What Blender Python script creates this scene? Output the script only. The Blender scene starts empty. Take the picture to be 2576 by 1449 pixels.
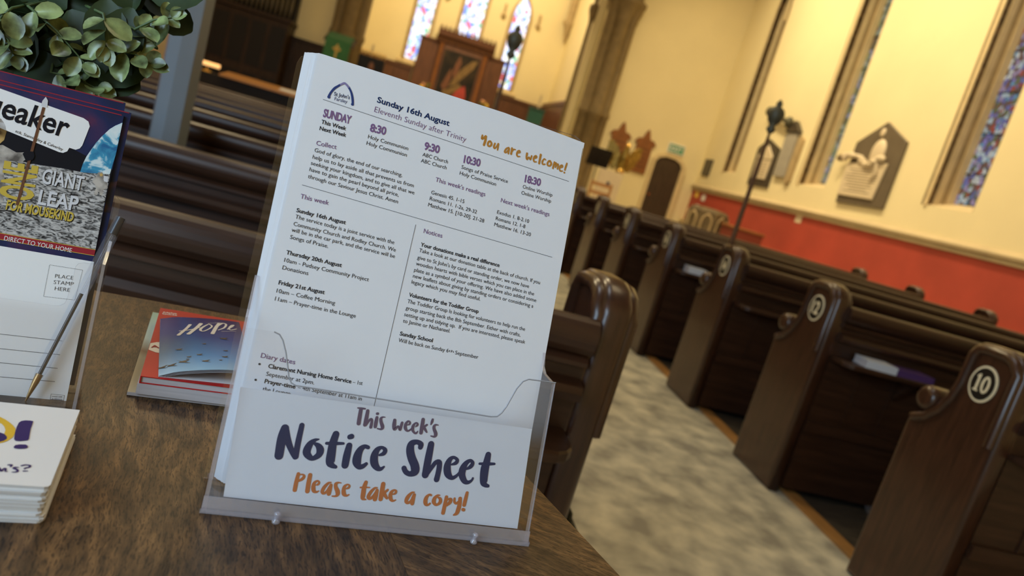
import bpy, bmesh, math, random
from mathutils import Vector, Matrix
from math import sin, cos, pi, radians
SC = bpy.context.scene
COL = SC.collection
random.seed(7)
# ------------------------------------------------------------------ camera
CAM = Vector((0.0, 0.0, 1.04))
cd = bpy.data.cameras.new('camera'); cam = bpy.data.objects.new('camera', cd); COL.objects.link(cam)
RIGHT = (0.95033009, -0.13578528, 0.28006263)
DOWN = (0.24651136, -0.22096474, -0.94361366)
FWD = (0.19001280, 0.96578307, -0.17651682)
cam.matrix_world = Matrix(((RIGHT[0], -DOWN[0], -FWD[0], CAM.x), (RIGHT[1], -DOWN[1], -FWD[1], CAM.y), (RIGHT[2], -DOWN[2], -FWD[2], CAM.z), (0, 0, 0, 1)))
cd.sensor_width = 36.0; cd.lens = 25.636; cd.clip_start = 0.02; cd.clip_end = 200
cd.dof.use_dof = True; cd.dof.focus_distance = 0.56; cd.dof.aperture_fstop = 7.0
SC.camera = cam
# ------------------------------------------------------------------ light and exposure
SC.view_settings.view_transform = 'Standard'; SC.view_settings.look = 'None'
SC.view_settings.exposure = 0.0; SC.view_settings.gamma = 1.0; SC.view_settings.use_curve_mapping = False
wd = bpy.data.worlds.new('world'); SC.world = wd; wd.use_nodes = True
wd.node_tree.nodes['Background'].inputs[0].default_value = (0.75, 0.85, 1.0, 1); wd.node_tree.nodes['Background'].inputs[1].default_value = 0.4
SC.cycles.max_bounces = 8; SC.cycles.diffuse_bounces = 4; SC.cycles.glossy_bounces = 3; SC.cycles.transmission_bounces = 4
SC.cycles.transparent_max_bounces = 24; SC.cycles.caustics_reflective = False; SC.cycles.caustics_refractive = False
SC.cycles.sample_clamp_indirect = 6.0; SC.cycles.use_denoising = True
def area(name, loc, target, sx, sy, power, color):
    ld = bpy.data.lights.new(name, 'AREA'); ld.shape = 'RECTANGLE'; ld.size = sx; ld.size_y = sy; ld.energy = power; ld.color = color
    o = bpy.data.objects.new(name, ld); COL.objects.link(o); o.location = loc
    o.rotation_euler = (Vector(target) - Vector(loc)).to_track_quat('-Z', 'Y').to_euler(); return o
WARM = (1.0, 0.80, 0.47); COOL = (0.52, 0.75, 1.0)
area('west_daylight', (-1.95, -1.85, 1.9), (0.1, 0.9, 0.9), 3.2, 2.4, 205, COOL)
area('table_fill', (-0.7, 1.9, 5.2), (-0.5, 0.9, 0.8), 1.2, 1.2, 26, (0.86, 0.92, 1.0))  # unseen fill added overhead to light the table top and cards
area('nave_lamp_near', (2.2, 3.4, 7.6), (5.5, 5.0, 1.4), 2.0, 2.0, 60, WARM)
area('nave_lamp_mid', (0.6, 8.6, 7.7), (2.2, 8.2, 0.0), 2.0, 2.0, 185, WARM)
for nm, y, p in (('wall_fill_near', 6.6, 84), ('wall_fill_mid', 10.0, 108), ('wall_fill_far', 13.6, 125)):  # unseen washes added to brighten the south wall, spread kept off the east
    area(nm, (4.3, y, 7.8), (6.9, y, 2.2), 1.6, 0.6, p, WARM).data.spread = radians(112)
area('nave_lamp_left', (-3.2, 8.0, 7.4), (-2.2, 6.0, 0), 1.6, 1.6, 210, WARM)
area('chancel_lamp', (1.0, 19.2, 7.6), (1.2, 22.4, 1.5), 1.8, 1.8, 300, WARM)
# ------------------------------------------------------------------ materials
MATS = {}
def nd(nt, t, **k):
    n = nt.nodes.new(t)
    for a, v in k.items(): setattr(n, a, v)
    return n
def base(name):
    m = bpy.data.materials.new(name); m.use_nodes = True; MATS[name] = m
    return m, m.node_tree, m.node_tree.nodes['Principled BSDF']
def plain(name, col, rough=0.5, metal=0.0, spec=0.5, var=0.0, scale=20.0, stretch=(1, 1, 1), bump=0.0, coat=0.0):
    m, nt, b = base(name)
    b.inputs['Base Color'].default_value = (*col, 1); b.inputs['Roughness'].default_value = rough; b.inputs['Metallic'].default_value = metal
    b.inputs['Specular IOR Level'].default_value = spec; b.inputs['Coat Weight'].default_value = coat; b.inputs['Coat Roughness'].default_value = 0.12
    if var > 0:
        tc = nd(nt, 'ShaderNodeTexCoord'); mp = nd(nt, 'ShaderNodeMapping'); mp.inputs['Scale'].default_value = stretch
        nz = nd(nt, 'ShaderNodeTexNoise'); nz.inputs['Scale'].default_value = scale; nz.inputs['Detail'].default_value = 5
        r = nd(nt, 'ShaderNodeValToRGB'); r.color_ramp.elements[0].position = 0.3; r.color_ramp.elements[1].position = 0.7
        r.color_ramp.elements[0].color = (*[c * (1 - var) for c in col], 1); r.color_ramp.elements[1].color = (*[min(1, c * (1 + var)) for c in col], 1)
        L = nt.links.new
        L(tc.outputs['Object'], mp.inputs['Vector']); L(mp.outputs[0], nz.inputs['Vector']); L(nz.outputs['Fac'], r.inputs['Fac']); L(r.outputs[0], b.inputs['Base Color'])
        if bump > 0:
            bp = nd(nt, 'ShaderNodeBump'); bp.inputs['Strength'].default_value = bump; bp.inputs['Distance'].default_value = 0.003
            L(nz.outputs['Fac'], bp.inputs['Height']); L(bp.outputs[0], b.inputs['Normal'])
    return m
def emit(name, col, s):
    m, nt, b = base(name); b.inputs['Base Color'].default_value = (*col, 1); b.inputs['Emission Color'].default_value = (*col, 1); b.inputs['Emission Strength'].default_value = s; return m
def clear(name, tint, lo, hi, rough=0.03, milky=0.0):
    m, nt, b = base(name); L = nt.links.new
    out = nt.nodes['Material Output']; nt.nodes.remove(b)
    tr = nd(nt, 'ShaderNodeBsdfTransparent'); tr.inputs[0].default_value = (*tint, 1)
    gl = nd(nt, 'ShaderNodeBsdfGlossy'); gl.inputs['Roughness'].default_value = rough; gl.inputs['Color'].default_value = (0.95, 0.97, 1, 1)
    lw = nd(nt, 'ShaderNodeLayerWeight'); lw.inputs[0].default_value = 0.5
    pw = nd(nt, 'ShaderNodeMath', operation='POWER'); pw.inputs[1].default_value = 4.0; L(lw.outputs['Facing'], pw.inputs[0])
    mr = nd(nt, 'ShaderNodeMapRange'); mr.inputs[3].default_value = lo; mr.inputs[4].default_value = hi
    mx = nd(nt, 'ShaderNodeMixShader')
    L(pw.outputs[0], mr.inputs[0]); L(mr.outputs[0], mx.inputs[0]); L(tr.outputs[0], mx.inputs[1]); L(gl.outputs[0], mx.inputs[2])
    last = mx
    if milky > 0:
        df = nd(nt, 'ShaderNodeBsdfDiffuse'); df.inputs[0].default_value = (0.8, 0.78, 0.82, 1)
        m2 = nd(nt, 'ShaderNodeMixShader'); m2.inputs[0].default_value = milky; L(mx.outputs[0], m2.inputs[1]); L(df.outputs[0], m2.inputs[2]); last = m2
    L(last.outputs[0], out.inputs[0]); return m
def oak(name, dark, mid, light, rot):
    m, nt, b = base(name); L = nt.links.new
    tc = nd(nt, 'ShaderNodeTexCoord'); mp = nd(nt, 'ShaderNodeMapping'); mp.inputs['Rotation'].default_value = (0, 0, rot)
    L(tc.outputs['Object'], mp.inputs['Vector'])
    wz = nd(nt, 'ShaderNodeTexNoise'); wz.inputs['Scale'].default_value = 9; wz.inputs['Detail'].default_value = 4; L(mp.outputs[0], wz.inputs['Vector'])
    va = nd(nt, 'ShaderNodeVectorMath', operation='MULTIPLY_ADD'); va.inputs[1].default_value = (0.03, 0.022, 0.0); L(wz.outputs['Color'], va.inputs[0]); L(mp.outputs[0], va.inputs[2])
    def stretched(sx, sy, scale, detail):
        q = nd(nt, 'ShaderNodeMapping'); q.inputs['Scale'].default_value = (sx, sy, 1.0); L(va.outputs[0], q.inputs['Vector'])
        n = nd(nt, 'ShaderNodeTexNoise'); n.inputs['Scale'].default_value = scale; n.inputs['Detail'].default_value = detail; n.inputs['Roughness'].default_value = 0.62; L(q.outputs[0], n.inputs['Vector']); return n.outputs['Fac']
    def ramp(fac, stops):
        r = nd(nt, 'ShaderNodeValToRGB'); e = r.color_ramp.elements; e[0].position, e[0].color = stops[0][0], (*stops[0][1], 1); e[1].position, e[1].color = stops[-1][0], (*stops[-1][1], 1)
        for p, c in stops[1:-1]: k = e.new(p); k.color = (*c, 1)
        L(fac, r.inputs['Fac']); return r.outputs[0]
    def mul(a, c, f):
        x = nd(nt, 'ShaderNodeMix', data_type='RGBA', blend_type='MULTIPLY'); x.inputs[0].default_value = f; L(a, x.inputs[6]); L(c, x.inputs[7]); return x.outputs[2]
    fibre = stretched(1.0, 4.0, 42, 6); col = ramp(fibre, [(0.34, dark), (0.50, mid), (0.66, light)])
    ms = nd(nt, 'ShaderNodeMapping'); ms.inputs['Scale'].default_value = (1.2, 5.0, 1.0); L(va.outputs[0], ms.inputs['Vector'])
    wv = nd(nt, 'ShaderNodeTexWave', wave_type='BANDS', bands_direction='Y'); wv.inputs['Scale'].default_value = 3.4; wv.inputs['Distortion'].default_value = 10.0; wv.inputs['Detail'].default_value = 4; wv.inputs['Detail Scale'].default_value = 2.4; L(ms.outputs[0], wv.inputs['Vector'])
    col = mul(col, ramp(wv.outputs['Fac'], [(0.05, (0.52, 0.48, 0.44)), (0.45, (1, 1, 1)), (1.0, (1.12, 1.08, 1.02))]), 0.55)
    pores = stretched(1.0, 6.0, 130, 2); col = mul(col, ramp(pores, [(0.40, (0.22, 0.19, 0.17)), (0.47, (1, 1, 1))]), 0.85)
    patch = stretched(1.0, 1.6, 6, 3); col = mul(col, ramp(patch, [(0.36, (0.62, 0.60, 0.58)), (0.62, (1.1, 1.06, 1.0))]), 0.8)
    L(col, b.inputs['Base Color']); b.inputs['Roughness'].default_value = 0.42; b.inputs['Specular IOR Level'].default_value = 0.35
    bp = nd(nt, 'ShaderNodeBump'); bp.inputs['Strength'].default_value = 0.25; bp.inputs['Distance'].default_value = 0.0005; L(pores, bp.inputs['Height']); L(bp.outputs[0], b.inputs['Normal'])
    return m
def stained(name, palette, scale, strength, lead=0.035, smooth=1.0):
    m, nt, b = base(name); L = nt.links.new
    tc = nd(nt, 'ShaderNodeTexCoord'); mp = nd(nt, 'ShaderNodeMapping'); mp.inputs['Scale'].default_value = (1, 1, 0.8); L(tc.outputs['Object'], mp.inputs['Vector'])
    v = nd(nt, 'ShaderNodeTexVoronoi', feature='F1'); v.inputs['Scale'].default_value = scale; L(mp.outputs[0], v.inputs['Vector'])
    w = nd(nt, 'ShaderNodeTexVoronoi', feature='DISTANCE_TO_EDGE'); w.inputs['Scale'].default_value = scale; L(mp.outputs[0], w.inputs['Vector'])
    sp = nd(nt, 'ShaderNodeSeparateColor'); L(v.outputs['Color'], sp.inputs[0])
    r = nd(nt, 'ShaderNodeValToRGB'); r.color_ramp.interpolation = 'CONSTANT'; e = r.color_ramp.elements
    n = len(palette); e[0].color = (*palette[0], 1); e[0].position = 0; e[1].position = 1.0 / n; e[1].color = (*palette[1], 1)
    for i in range(2, n): k = e.new(i / n); k.color = (*palette[i], 1)
    L(sp.outputs[0], r.inputs['Fac'])
    lt = nd(nt, 'ShaderNodeMath', operation='GREATER_THAN'); lt.inputs[1].default_value = lead; L(w.outputs['Distance'], lt.inputs[0])
    mx = nd(nt, 'ShaderNodeMix', data_type='RGBA'); mx.inputs[6].default_value = (0.02, 0.02, 0.02, 1); L(lt.outputs[0], mx.inputs[0]); L(r.outputs[0], mx.inputs[7])
    L(mx.outputs[2], b.inputs['Emission Color']); b.inputs['Emission Strength'].default_value = strength; b.inputs['Base Color'].default_value = (0.03, 0.03, 0.03, 1); b.inputs['Roughness'].default_value = 0.3
    return m
def ramp_noise(name, stops, scale, detail=5, rough=0.5, coord='Object', dist=0.0, stretch=(1, 1, 1)):
    m, nt, b = base(name); L = nt.links.new
    tc = nd(nt, 'ShaderNodeTexCoord'); mp = nd(nt, 'ShaderNodeMapping'); mp.inputs['Scale'].default_value = stretch; L(tc.outputs[coord], mp.inputs['Vector'])
    nz = nd(nt, 'ShaderNodeTexNoise'); nz.inputs['Scale'].default_value = scale; nz.inputs['Detail'].default_value = detail; nz.inputs['Distortion'].default_value = dist; L(mp.outputs[0], nz.inputs['Vector'])
    r = nd(nt, 'ShaderNodeValToRGB'); e = r.color_ramp.elements
    e[0].position, e[0].color = stops[0][0], (*stops[0][1], 1); e[1].position, e[1].color = stops[-1][0], (*stops[-1][1], 1)
    for p, c in stops[1:-1]: k = e.new(p); k.color = (*c, 1)
    L(nz.outputs['Fac'], r.inputs['Fac']); L(r.outputs[0], b.inputs['Base Color']); b.inputs['Roughness'].default_value = rough; b.inputs['Specular IOR Level'].default_value = 0.25
    return m
def grad_z(name, axis, stops, rough=0.3, vscale=0.0):
    """colour printed along one object axis"""
    m, nt, b = base(name); L = nt.links.new
    tc = nd(nt, 'ShaderNodeTexCoord'); sx = nd(nt, 'ShaderNodeSeparateXYZ'); L(tc.outputs['Generated'], sx.inputs[0])
    nz = nd(nt, 'ShaderNodeTexNoise'); nz.inputs['Scale'].default_value = 6; L(tc.outputs['Generated'], nz.inputs['Vector'])
    ad = nd(nt, 'ShaderNodeMath', operation='MULTIPLY_ADD'); ad.inputs[1].default_value = vscale; L(nz.outputs['Fac'], ad.inputs[0]); L(sx.outputs[axis], ad.inputs[2])
    r = nd(nt, 'ShaderNodeValToRGB'); e = r.color_ramp.elements
    e[0].position, e[0].color = stops[0][0], (*stops[0][1], 1); e[1].position, e[1].color = stops[-1][0], (*stops[-1][1], 1)
    for p, c in stops[1:-1]: k = e.new(p); k.color = (*c, 1)
    L(ad.outputs[0], r.inputs['Fac']); L(r.outputs[0], b.inputs['Base Color']); b.inputs['Roughness'].default_value = rough
    return m
oak('oak_top', (0.046, 0.025, 0.011), (0.108, 0.060, 0.025), (0.20, 0.112, 0.045), radians(-104))
oak('oak_board', (0.060, 0.033, 0.014), (0.135, 0.075, 0.030), (0.23, 0.130, 0.052), radians(24))  # second board's grain; its lighter tones also paint in the sheen
plain('oak_side', (0.07, 0.036, 0.016), 0.4, var=0.4, scale=30, stretch=(1, 1, 8))
plain('pew_wood', (0.040, 0.017, 0.0085), 0.40, spec=0.35, var=0.35, scale=9, stretch=(0.5, 6, 6), coat=0.06)
plain('pew_end_wood', (0.046, 0.0175, 0.0085), 0.32, var=0.35, scale=9, stretch=(8, 8, 0.9), coat=0.25)
plain('plaque_black', (0.012, 0.010, 0.008), 0.35); plain('cream_paint', (0.78, 0.68, 0.45), 0.45)
plain('cream_wall', (0.86, 0.74, 0.44), 0.85, var=0.03, scale=1.2); plain('red_wall', (0.40, 0.052, 0.032), 0.6, var=0.12, scale=1.6)
plain('dado_stone', (0.55, 0.44, 0.26), 0.6, var=0.08, scale=3); plain('stone', (0.45, 0.33, 0.17), 0.75, var=0.15, scale=6)
plain('stone_pale', (0.72, 0.57, 0.32), 0.75, var=0.08, scale=5)
ramp_noise('carved_stone', [(0.35, (0.07, 0.042, 0.018)), (0.65, (0.26, 0.16, 0.07))], 9, 2, 0.7)
ramp_noise('floor_stone', [(0.34, (0.28, 0.265, 0.22)), (0.5, (0.44, 0.42, 0.335)), (0.66, (0.61, 0.57, 0.44))], 8.0, 6, 0.5, dist=0.15)
plain('floor_boards', (0.045, 0.036, 0.025), 0.55, var=0.6, scale=7, stretch=(1.0, 9, 1)); plain('nosing_oak', (0.34, 0.17, 0.05), 0.45, var=0.15, scale=8)
plain('dark_wood', (0.034, 0.018, 0.010), 0.5, spec=0.25, var=0.4, scale=6, stretch=(4, 4, 0.6)); plain('black_wood', (0.013, 0.010, 0.009), 0.5, spec=0.25)
plain('reredos_wood', (0.12, 0.048, 0.022), 0.4, var=0.3, scale=4, stretch=(4, 4, 0.6)); plain('board_wood', (0.26, 0.095, 0.028), 0.45, var=0.15, scale=6)
plain('door_wood', (0.055, 0.032, 0.017), 0.5, var=0.3, scale=6, stretch=(6, 6, 0.5)); plain('ceiling_wood', (0.25, 0.16, 0.08), 0.7)
plain('pillar_paint', (0.20, 0.235, 0.265), 0.35, var=0.06, scale=4); plain('gold_paint', (0.55, 0.36, 0.06), 0.4)
plain('brass_dull', (0.35, 0.24, 0.06), 0.35, metal=0.8, var=0.5, scale=14); plain('brass', (0.85, 0.56, 0.16), 0.2, metal=1.0); plain('dark_metal', (0.085, 0.08, 0.05), 0.5, metal=0.3); plain('chrome', (0.8, 0.82, 0.85), 0.12, metal=1.0)
plain('grey_marble', (0.36, 0.33, 0.28), 0.5, var=0.08, scale=8); plain('black_marble', (0.045, 0.035, 0.028), 0.35); plain('brown_slate', (0.13, 0.10, 0.065), 0.5, var=0.1, scale=5)
plain('marble', (0.70, 0.58, 0.40), 0.5, var=0.04, scale=5); plain('engraved', (0.22, 0.16, 0.09), 0.7)
plain('green_cloth', (0.03, 0.13, 0.045), 0.8, var=0.1, scale=10); plain('teal_cloth', (0.03, 0.12, 0.09), 0.8)
plain('sign_green', (0.01, 0.28, 0.10), 0.5); plain('white_plastic', (0.8, 0.8, 0.78), 0.4); plain('red_paint', (0.55, 0.03, 0.02), 0.4)
plain('paper', (0.72, 0.73, 0.76), 0.75, var=0.01, scale=40); plain('paper_edge', (0.74, 0.76, 0.80), 0.8); plain('card_stock', (0.80, 0.80, 0.79), 0.6); plain('notice_stock', (0.70, 0.75, 0.83), 0.6, var=0.01, scale=40); plain('card_edge', (0.62, 0.60, 0.57), 0.8, var=0.08, scale=400, stretch=(0.05, 0.05, 1))
plain('ink_black', (0.022, 0.024, 0.035), 0.6, spec=0.15); plain('ink_grey', (0.06, 0.06, 0.08), 0.6, spec=0.15); plain('ink_purple', (0.19, 0.105, 0.23), 0.6, spec=0.15); plain('ink_plum', (0.12, 0.085, 0.145), 0.6, spec=0.15); plain('ink_orange', (0.46, 0.20, 0.035), 0.6, spec=0.15)
plain('ink_rust', (0.52, 0.165, 0.055), 0.6, spec=0.15); plain('ink_navy', (0.007, 0.024, 0.095), 0.6, spec=0.15); plain('ink_blue', (0.028, 0.048, 0.17), 0.6, spec=0.15); plain('ink_lilac', (0.22, 0.19, 0.36), 0.6, spec=0.15)
plain('ink_violet', (0.045, 0.025, 0.13), 0.6, spec=0.15); plain('ink_yellow', (0.75, 0.48, 0.04), 0.6, spec=0.15); plain('ink_white', (0.8, 0.8, 0.8), 0.5, spec=0.15); plain('ink_gold', (0.55, 0.40, 0.06), 0.5, spec=0.15); plain('ink_silver', (0.62, 0.62, 0.64), 0.5, spec=0.15); plain('ink_red', (0.30, 0.02, 0.03), 0.5, spec=0.15)
ramp_noise('space_print', [(0.30, (0.006, 0.009, 0.03)), (0.50, (0.008, 0.016, 0.075)), (0.62, (0.035, 0.018, 0.075)), (0.72, (0.11, 0.018, 0.05))], 22, 5, 0.5, dist=0.8)
plain('night_print', (0.006, 0.006, 0.010), 0.5, spec=0.15)
ramp_noise('moon_print', [(0.36, (0.015, 0.015, 0.017)), (0.45, (0.14, 0.14, 0.14)), (0.54, (0.42, 0.41, 0.40)), (0.75, (0.60, 0.59, 0.57))], 330, 6, 0.3, dist=1.2, stretch=(0.6, 1, 1.7))
ramp_noise('earth_print', [(0.38, (0.02, 0.13, 0.30)), (0.52, (0.05, 0.30, 0.48)), (0.58, (0.55, 0.70, 0.75)), (0.75, (0.75, 0.8, 0.8))], 95, 5, 0.3, dist=0.6)
ramp_noise('suit_print', [(0.35, (0.10, 0.09, 0.08)), (0.6, (0.50, 0.46, 0.41))], 90, 4, 0.35); ramp_noise('gold_visor', [(0.35, (0.06, 0.03, 0.01)), (0.6, (0.55, 0.36, 0.13))], 60, 3, 0.25)
plain('pole_print', (0.14, 0.06, 0.03), 0.4, spec=0.15); ramp_noise('sunset_print', [(0.4, (0.01, 0.012, 0.03)), (0.6, (0.22, 0.06, 0.03))], 30, 3, 0.3)
clear('acrylic', (0.985, 0.985, 0.99), 0.03, 0.8); clear('acrylic_edge', (0.88, 0.86, 0.90), 0.08, 0.7, 0.12, 0.20); clear('acrylic_light_band', (0.90, 0.88, 0.91), 0.06, 0.5, 0.15, 0.16); plain('acrylic_edge_line', (0.30, 0.31, 0.34), 0.12); clear('pen_clear', (0.93, 0.94, 0.96), 0.03, 0.40, 0.05, 0.03)  # milky edges and band, grey line: brightness painted into clear acrylic
plain('pen_ink', (0.015, 0.016, 0.02), 0.3); plain('pen_tip', (0.33, 0.20, 0.08), 0.3, metal=0.7); plain('book_red', (0.50, 0.015, 0.015), 0.35); plain('book_pages', (0.52, 0.49, 0.50), 0.85, var=0.1, scale=500, stretch=(0.03, 0.03, 1))
grad_z('sky_cover', 1, [(0.0, (0.35, 0.55, 0.68)), (0.30, (0.13, 0.30, 0.58)), (0.62, (0.05, 0.10, 0.38)), (1.0, (0.035, 0.025, 0.16))], 0.16, 0.05)
grad_z('pale_cover', 1, [(0.0, (0.42, 0.36, 0.24)), (0.35, (0.40, 0.36, 0.25)), (0.42, (0.22, 0.12, 0.06)), (0.55, (0.48, 0.60, 0.52)), (1.0, (0.28, 0.52, 0.50))], 0.4, 0.05)
plain('bird_print', (0.06, 0.045, 0.035), 0.4)
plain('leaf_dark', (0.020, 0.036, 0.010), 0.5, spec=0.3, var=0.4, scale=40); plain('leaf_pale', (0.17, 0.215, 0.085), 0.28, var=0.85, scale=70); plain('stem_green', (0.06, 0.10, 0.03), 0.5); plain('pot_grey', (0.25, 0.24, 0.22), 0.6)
PAL_E = [(0.8, 0.9, 1.0), (0.45, 0.5, 1.0), (0.95, 0.8, 0.85), (0.15, 0.3, 0.85), (0.75, 0.85, 1.0), (0.7, 0.12, 0.15), (0.5, 0.7, 1.0), (0.85, 0.8, 0.55), (0.7, 0.75, 1.0), (0.2, 0.45, 0.3), (0.6, 0.55, 0.95), (0.85, 0.92, 0.95)]
PAL_S = [(0.10, 0.11, 0.30), (0.13, 0.06, 0.05), (0.40, 0.48, 0.50), (0.09, 0.05, 0.05), (0.18, 0.16, 0.42), (0.55, 0.55, 0.50), (0.10, 0.28, 0.42), (0.30, 0.04, 0.03), (0.10, 0.12, 0.05), (0.30, 0.22, 0.34)]
PAL_G = [(0.25, 0.28, 0.12), (0.40, 0.42, 0.30), (0.14, 0.13, 0.06), (0.30, 0.36, 0.22), (0.38, 0.36, 0.42), (0.16, 0.10, 0.05)]
stained('glass_east', PAL_E, 10, 1.9, 0.025); stained('glass_south', PAL_S, 17, 0.8, 0.04); stained('glass_green', PAL_G, 12, 0.6, 0.04)
plain('stone_dark', (0.22, 0.155, 0.07), 0.75, var=0.15, scale=6); plain('font_stone', (0.13, 0.09, 0.042), 0.8, var=0.3, scale=9); plain('chest_wood', (0.20, 0.035, 0.02), 0.5); plain('staff_wood', (0.13, 0.065, 0.03), 0.6, spec=0.2); emit('lamp_glow', (1.0, 0.55, 0.2), 1.2); plain('ledge_wood', (0.42, 0.20, 0.07), 0.4); plain('flower_yellow', (0.9, 0.6, 0.1), 0.6); plain('flower_pink', (0.8, 0.35, 0.25), 0.6); plain('foliage', (0.10, 0.11, 0.03), 0.6, var=0.4, scale=20)
ramp_noise('painting_dark', [(0.3, (0.008, 0.010, 0.012)), (0.7, (0.05, 0.035, 0.02))], 3, 3, 0.35); plain('painting_ochre', (0.20, 0.12, 0.04), 0.5, var=0.3, scale=12); plain('painting_flesh', (0.17, 0.065, 0.03), 0.5, var=0.3, scale=12); plain('painting_red', (0.42, 0.05, 0.04), 0.5, var=0.2, scale=8)
plain('book_white', (0.62, 0.66, 0.72), 0.5); plain('book_purple', (0.085, 0.04, 0.15), 0.4); plain('tartan', (0.03, 0.032, 0.028), 0.9, var=0.8, scale=120); clear('film', (0.75, 0.8, 0.8), 0.1, 0.8, 0.2, 0.1); plain('pipe_metal', (0.10, 0.085, 0.06), 0.35, metal=0.7)
# ------------------------------------------------------------------ mesh helpers
class MB:
    def __init__(s): s.v = []; s.f = []; s.m = []; s.mats = []; s.sm = []
    def mi(s, mat):
        if mat not in s.mats: s.mats.append(mat)
        return s.mats.index(mat)
    def add(s, vs, fs, mat, smooth=False):
        o = len(s.v); k = s.mi(mat); s.v += [tuple(p) for p in vs]
        for q in fs: s.f.append([o + i for i in q]); s.m.append(k); s.sm.append(smooth)
        return s
    def box(s, a, b, mat, bev=0.0):
        x0, y0, z0 = [min(p, q) for p, q in zip(a, b)]; x1, y1, z1 = [max(p, q) for p, q in zip(a, b)]
        if bev > 0:
            bm = bmesh.new(); bmesh.ops.create_cube(bm, size=1)
            for v in bm.verts: v.co = Vector(((x0 + x1) / 2 + v.co.x * (x1 - x0), (y0 + y1) / 2 + v.co.y * (y1 - y0), (z0 + z1) / 2 + v.co.z * (z1 - z0)))
            bmesh.ops.bevel(bm, geom=bm.edges[:], offset=bev, segments=2, affect='EDGES', profile=0.5)
            bm.verts.ensure_lookup_table(); bm.verts.index_update()
            s.add([v.co[:] for v in bm.verts], [[v.index for v in f.verts] for f in bm.faces], mat, False); bm.free(); return s
        v = [(x0, y0, z0), (x1, y0, z0), (x1, y1, z0), (x0, y1, z0), (x0, y0, z1), (x1, y0, z1), (x1, y1, z1), (x0, y1, z1)]
        return s.add(v, [(0, 3, 2, 1), (4, 5, 6, 7), (0, 1, 5, 4), (1, 2, 6, 5), (2, 3, 7, 6), (3, 0, 4, 7)], mat)
    def obox(s, org, ax, ay, az, lo, hi, mat):
        org, ax, ay, az = map(Vector, (org, ax, ay, az)); n = len(s.v); s.box(lo, hi, mat)
        for i in range(n, len(s.v)): p = s.v[i]; s.v[i] = tuple(org + ax * p[0] + ay * p[1] + az * p[2])
        return s
    def prism(s, poly, fn, d0, d1, mat, cap=None, cham=0.0, soft=0):
        """extrude a 2-D polygon: fn(u, v, d) -> point, d from d0 to d1, optional chamfer"""
        n = len(poly); cap = cap or mat
        a = sum(poly[i][0] * poly[(i + 1) % n][1] - poly[(i + 1) % n][0] * poly[i][1] for i in range(n))
        rings = []
        if cham > 0:
            ins = inset(poly, cham); sg = 1 if d1 > d0 else -1
            if soft:
                lv = [pi / 2 * k / soft for k in range(soft + 1)]
                a_ = [(inset(poly, cham * (1 - sin(t)) + 1e-5), d0 + sg * cham * (1 - cos(t))) for t in lv]
                rings = a_ + [(pl, d1 - (d - d0)) for pl, d in reversed(a_)]
            else: rings = [(ins, d0), (poly, d0 + sg * cham), (poly, d1 - sg * cham), (ins, d1)]
        else: rings = [(poly, d0), (poly, d1)]
        vs = [fn(u, v, d) for pl, d in rings for u, v in pl]
        fs = []
        for r in range(len(rings) - 1):
            for i in range(n): j = (i + 1) % n; fs.append((r * n + i, r * n + j, (r + 1) * n + j, (r + 1) * n + i))
        s.add(vs, fs, mat, bool(soft))
        L = len(rings) - 1
        s.add([fn(u, v, rings[0][1]) for u, v in rings[0][0]], [tuple(reversed(range(n)))], cap); s.add([fn(u, v, rings[L][1]) for u, v in rings[L][0]], [tuple(range(n))], cap)
        return s
    def lathe(s, prof, mat, org=(0, 0, 0), seg=16, axis='z', smooth=True):
        vs = []; n = len(prof)
        for r, h in prof:
            for k in range(seg):
                c, q = r * cos(2 * pi * k / seg), r * sin(2 * pi * k / seg)
                p = (c, q, h) if axis == 'z' else ((h, c, q) if axis == 'x' else (c, h, q))
                vs.append((org[0] + p[0], org[1] + p[1], org[2] + p[2]))
        fs = [(i * seg + k, i * seg + (k + 1) % seg, (i + 1) * seg + (k + 1) % seg, (i + 1) * seg + k) for i in range(n - 1) for k in range(seg)]
        s.add(vs, fs, mat, smooth); s.add(vs[:seg], [tuple(reversed(range(seg)))], mat); s.add(vs[-seg:], [tuple(range(seg))], mat); return s
    def tube(s, pts, r, mat, seg=8, smooth=True, caps=True):
        pts = [Vector(p) for p in pts]; rs = r if isinstance(r, (list, tuple)) else [r] * len(pts); vs = []
        up = None
        for i, p in enumerate(pts):
            t = (pts[min(i + 1, len(pts) - 1)] - pts[max(i - 1, 0)]).normalized()
            if up is None: up = Vector((0, 0, 1)) if abs(t.z) < 0.9 else Vector((1, 0, 0))
            x = t.cross(up).normalized(); y = x.cross(t).normalized(); up = y
            vs += [tuple(p + (x * cos(2 * pi * k / seg) + y * sin(2 * pi * k / seg)) * rs[i]) for k in range(seg)]
        n = len(pts); s.add(vs, [(i * seg + k, i * seg + (k + 1) % seg, (i + 1) * seg + (k + 1) % seg, (i + 1) * seg + k) for i in range(n - 1) for k in range(seg)], mat, smooth)
        if caps: s.add(vs[:seg], [tuple(reversed(range(seg)))], mat); s.add(vs[-seg:], [tuple(range(seg))], mat)
        return s
    def ball(s, c, r, mat, seg=12, rings=8):
        rx, ry, rz = r if isinstance(r, (tuple, list)) else (r, r, r)
        vs = [(c[0], c[1], c[2] - rz)]
        for i in range(1, rings):
            a = -pi / 2 + pi * i / rings
            vs += [(c[0] + rx * cos(a) * cos(2 * pi * k / seg), c[1] + ry * cos(a) * sin(2 * pi * k / seg), c[2] + rz * sin(a)) for k in range(seg)]
        vs.append((c[0], c[1], c[2] + rz)); e = len(vs) - 1; fs = []
        for k in range(seg): j = (k + 1) % seg; fs.append((0, 1 + j, 1 + k)); fs.append((e, e - seg + k, e - seg + j))
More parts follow.
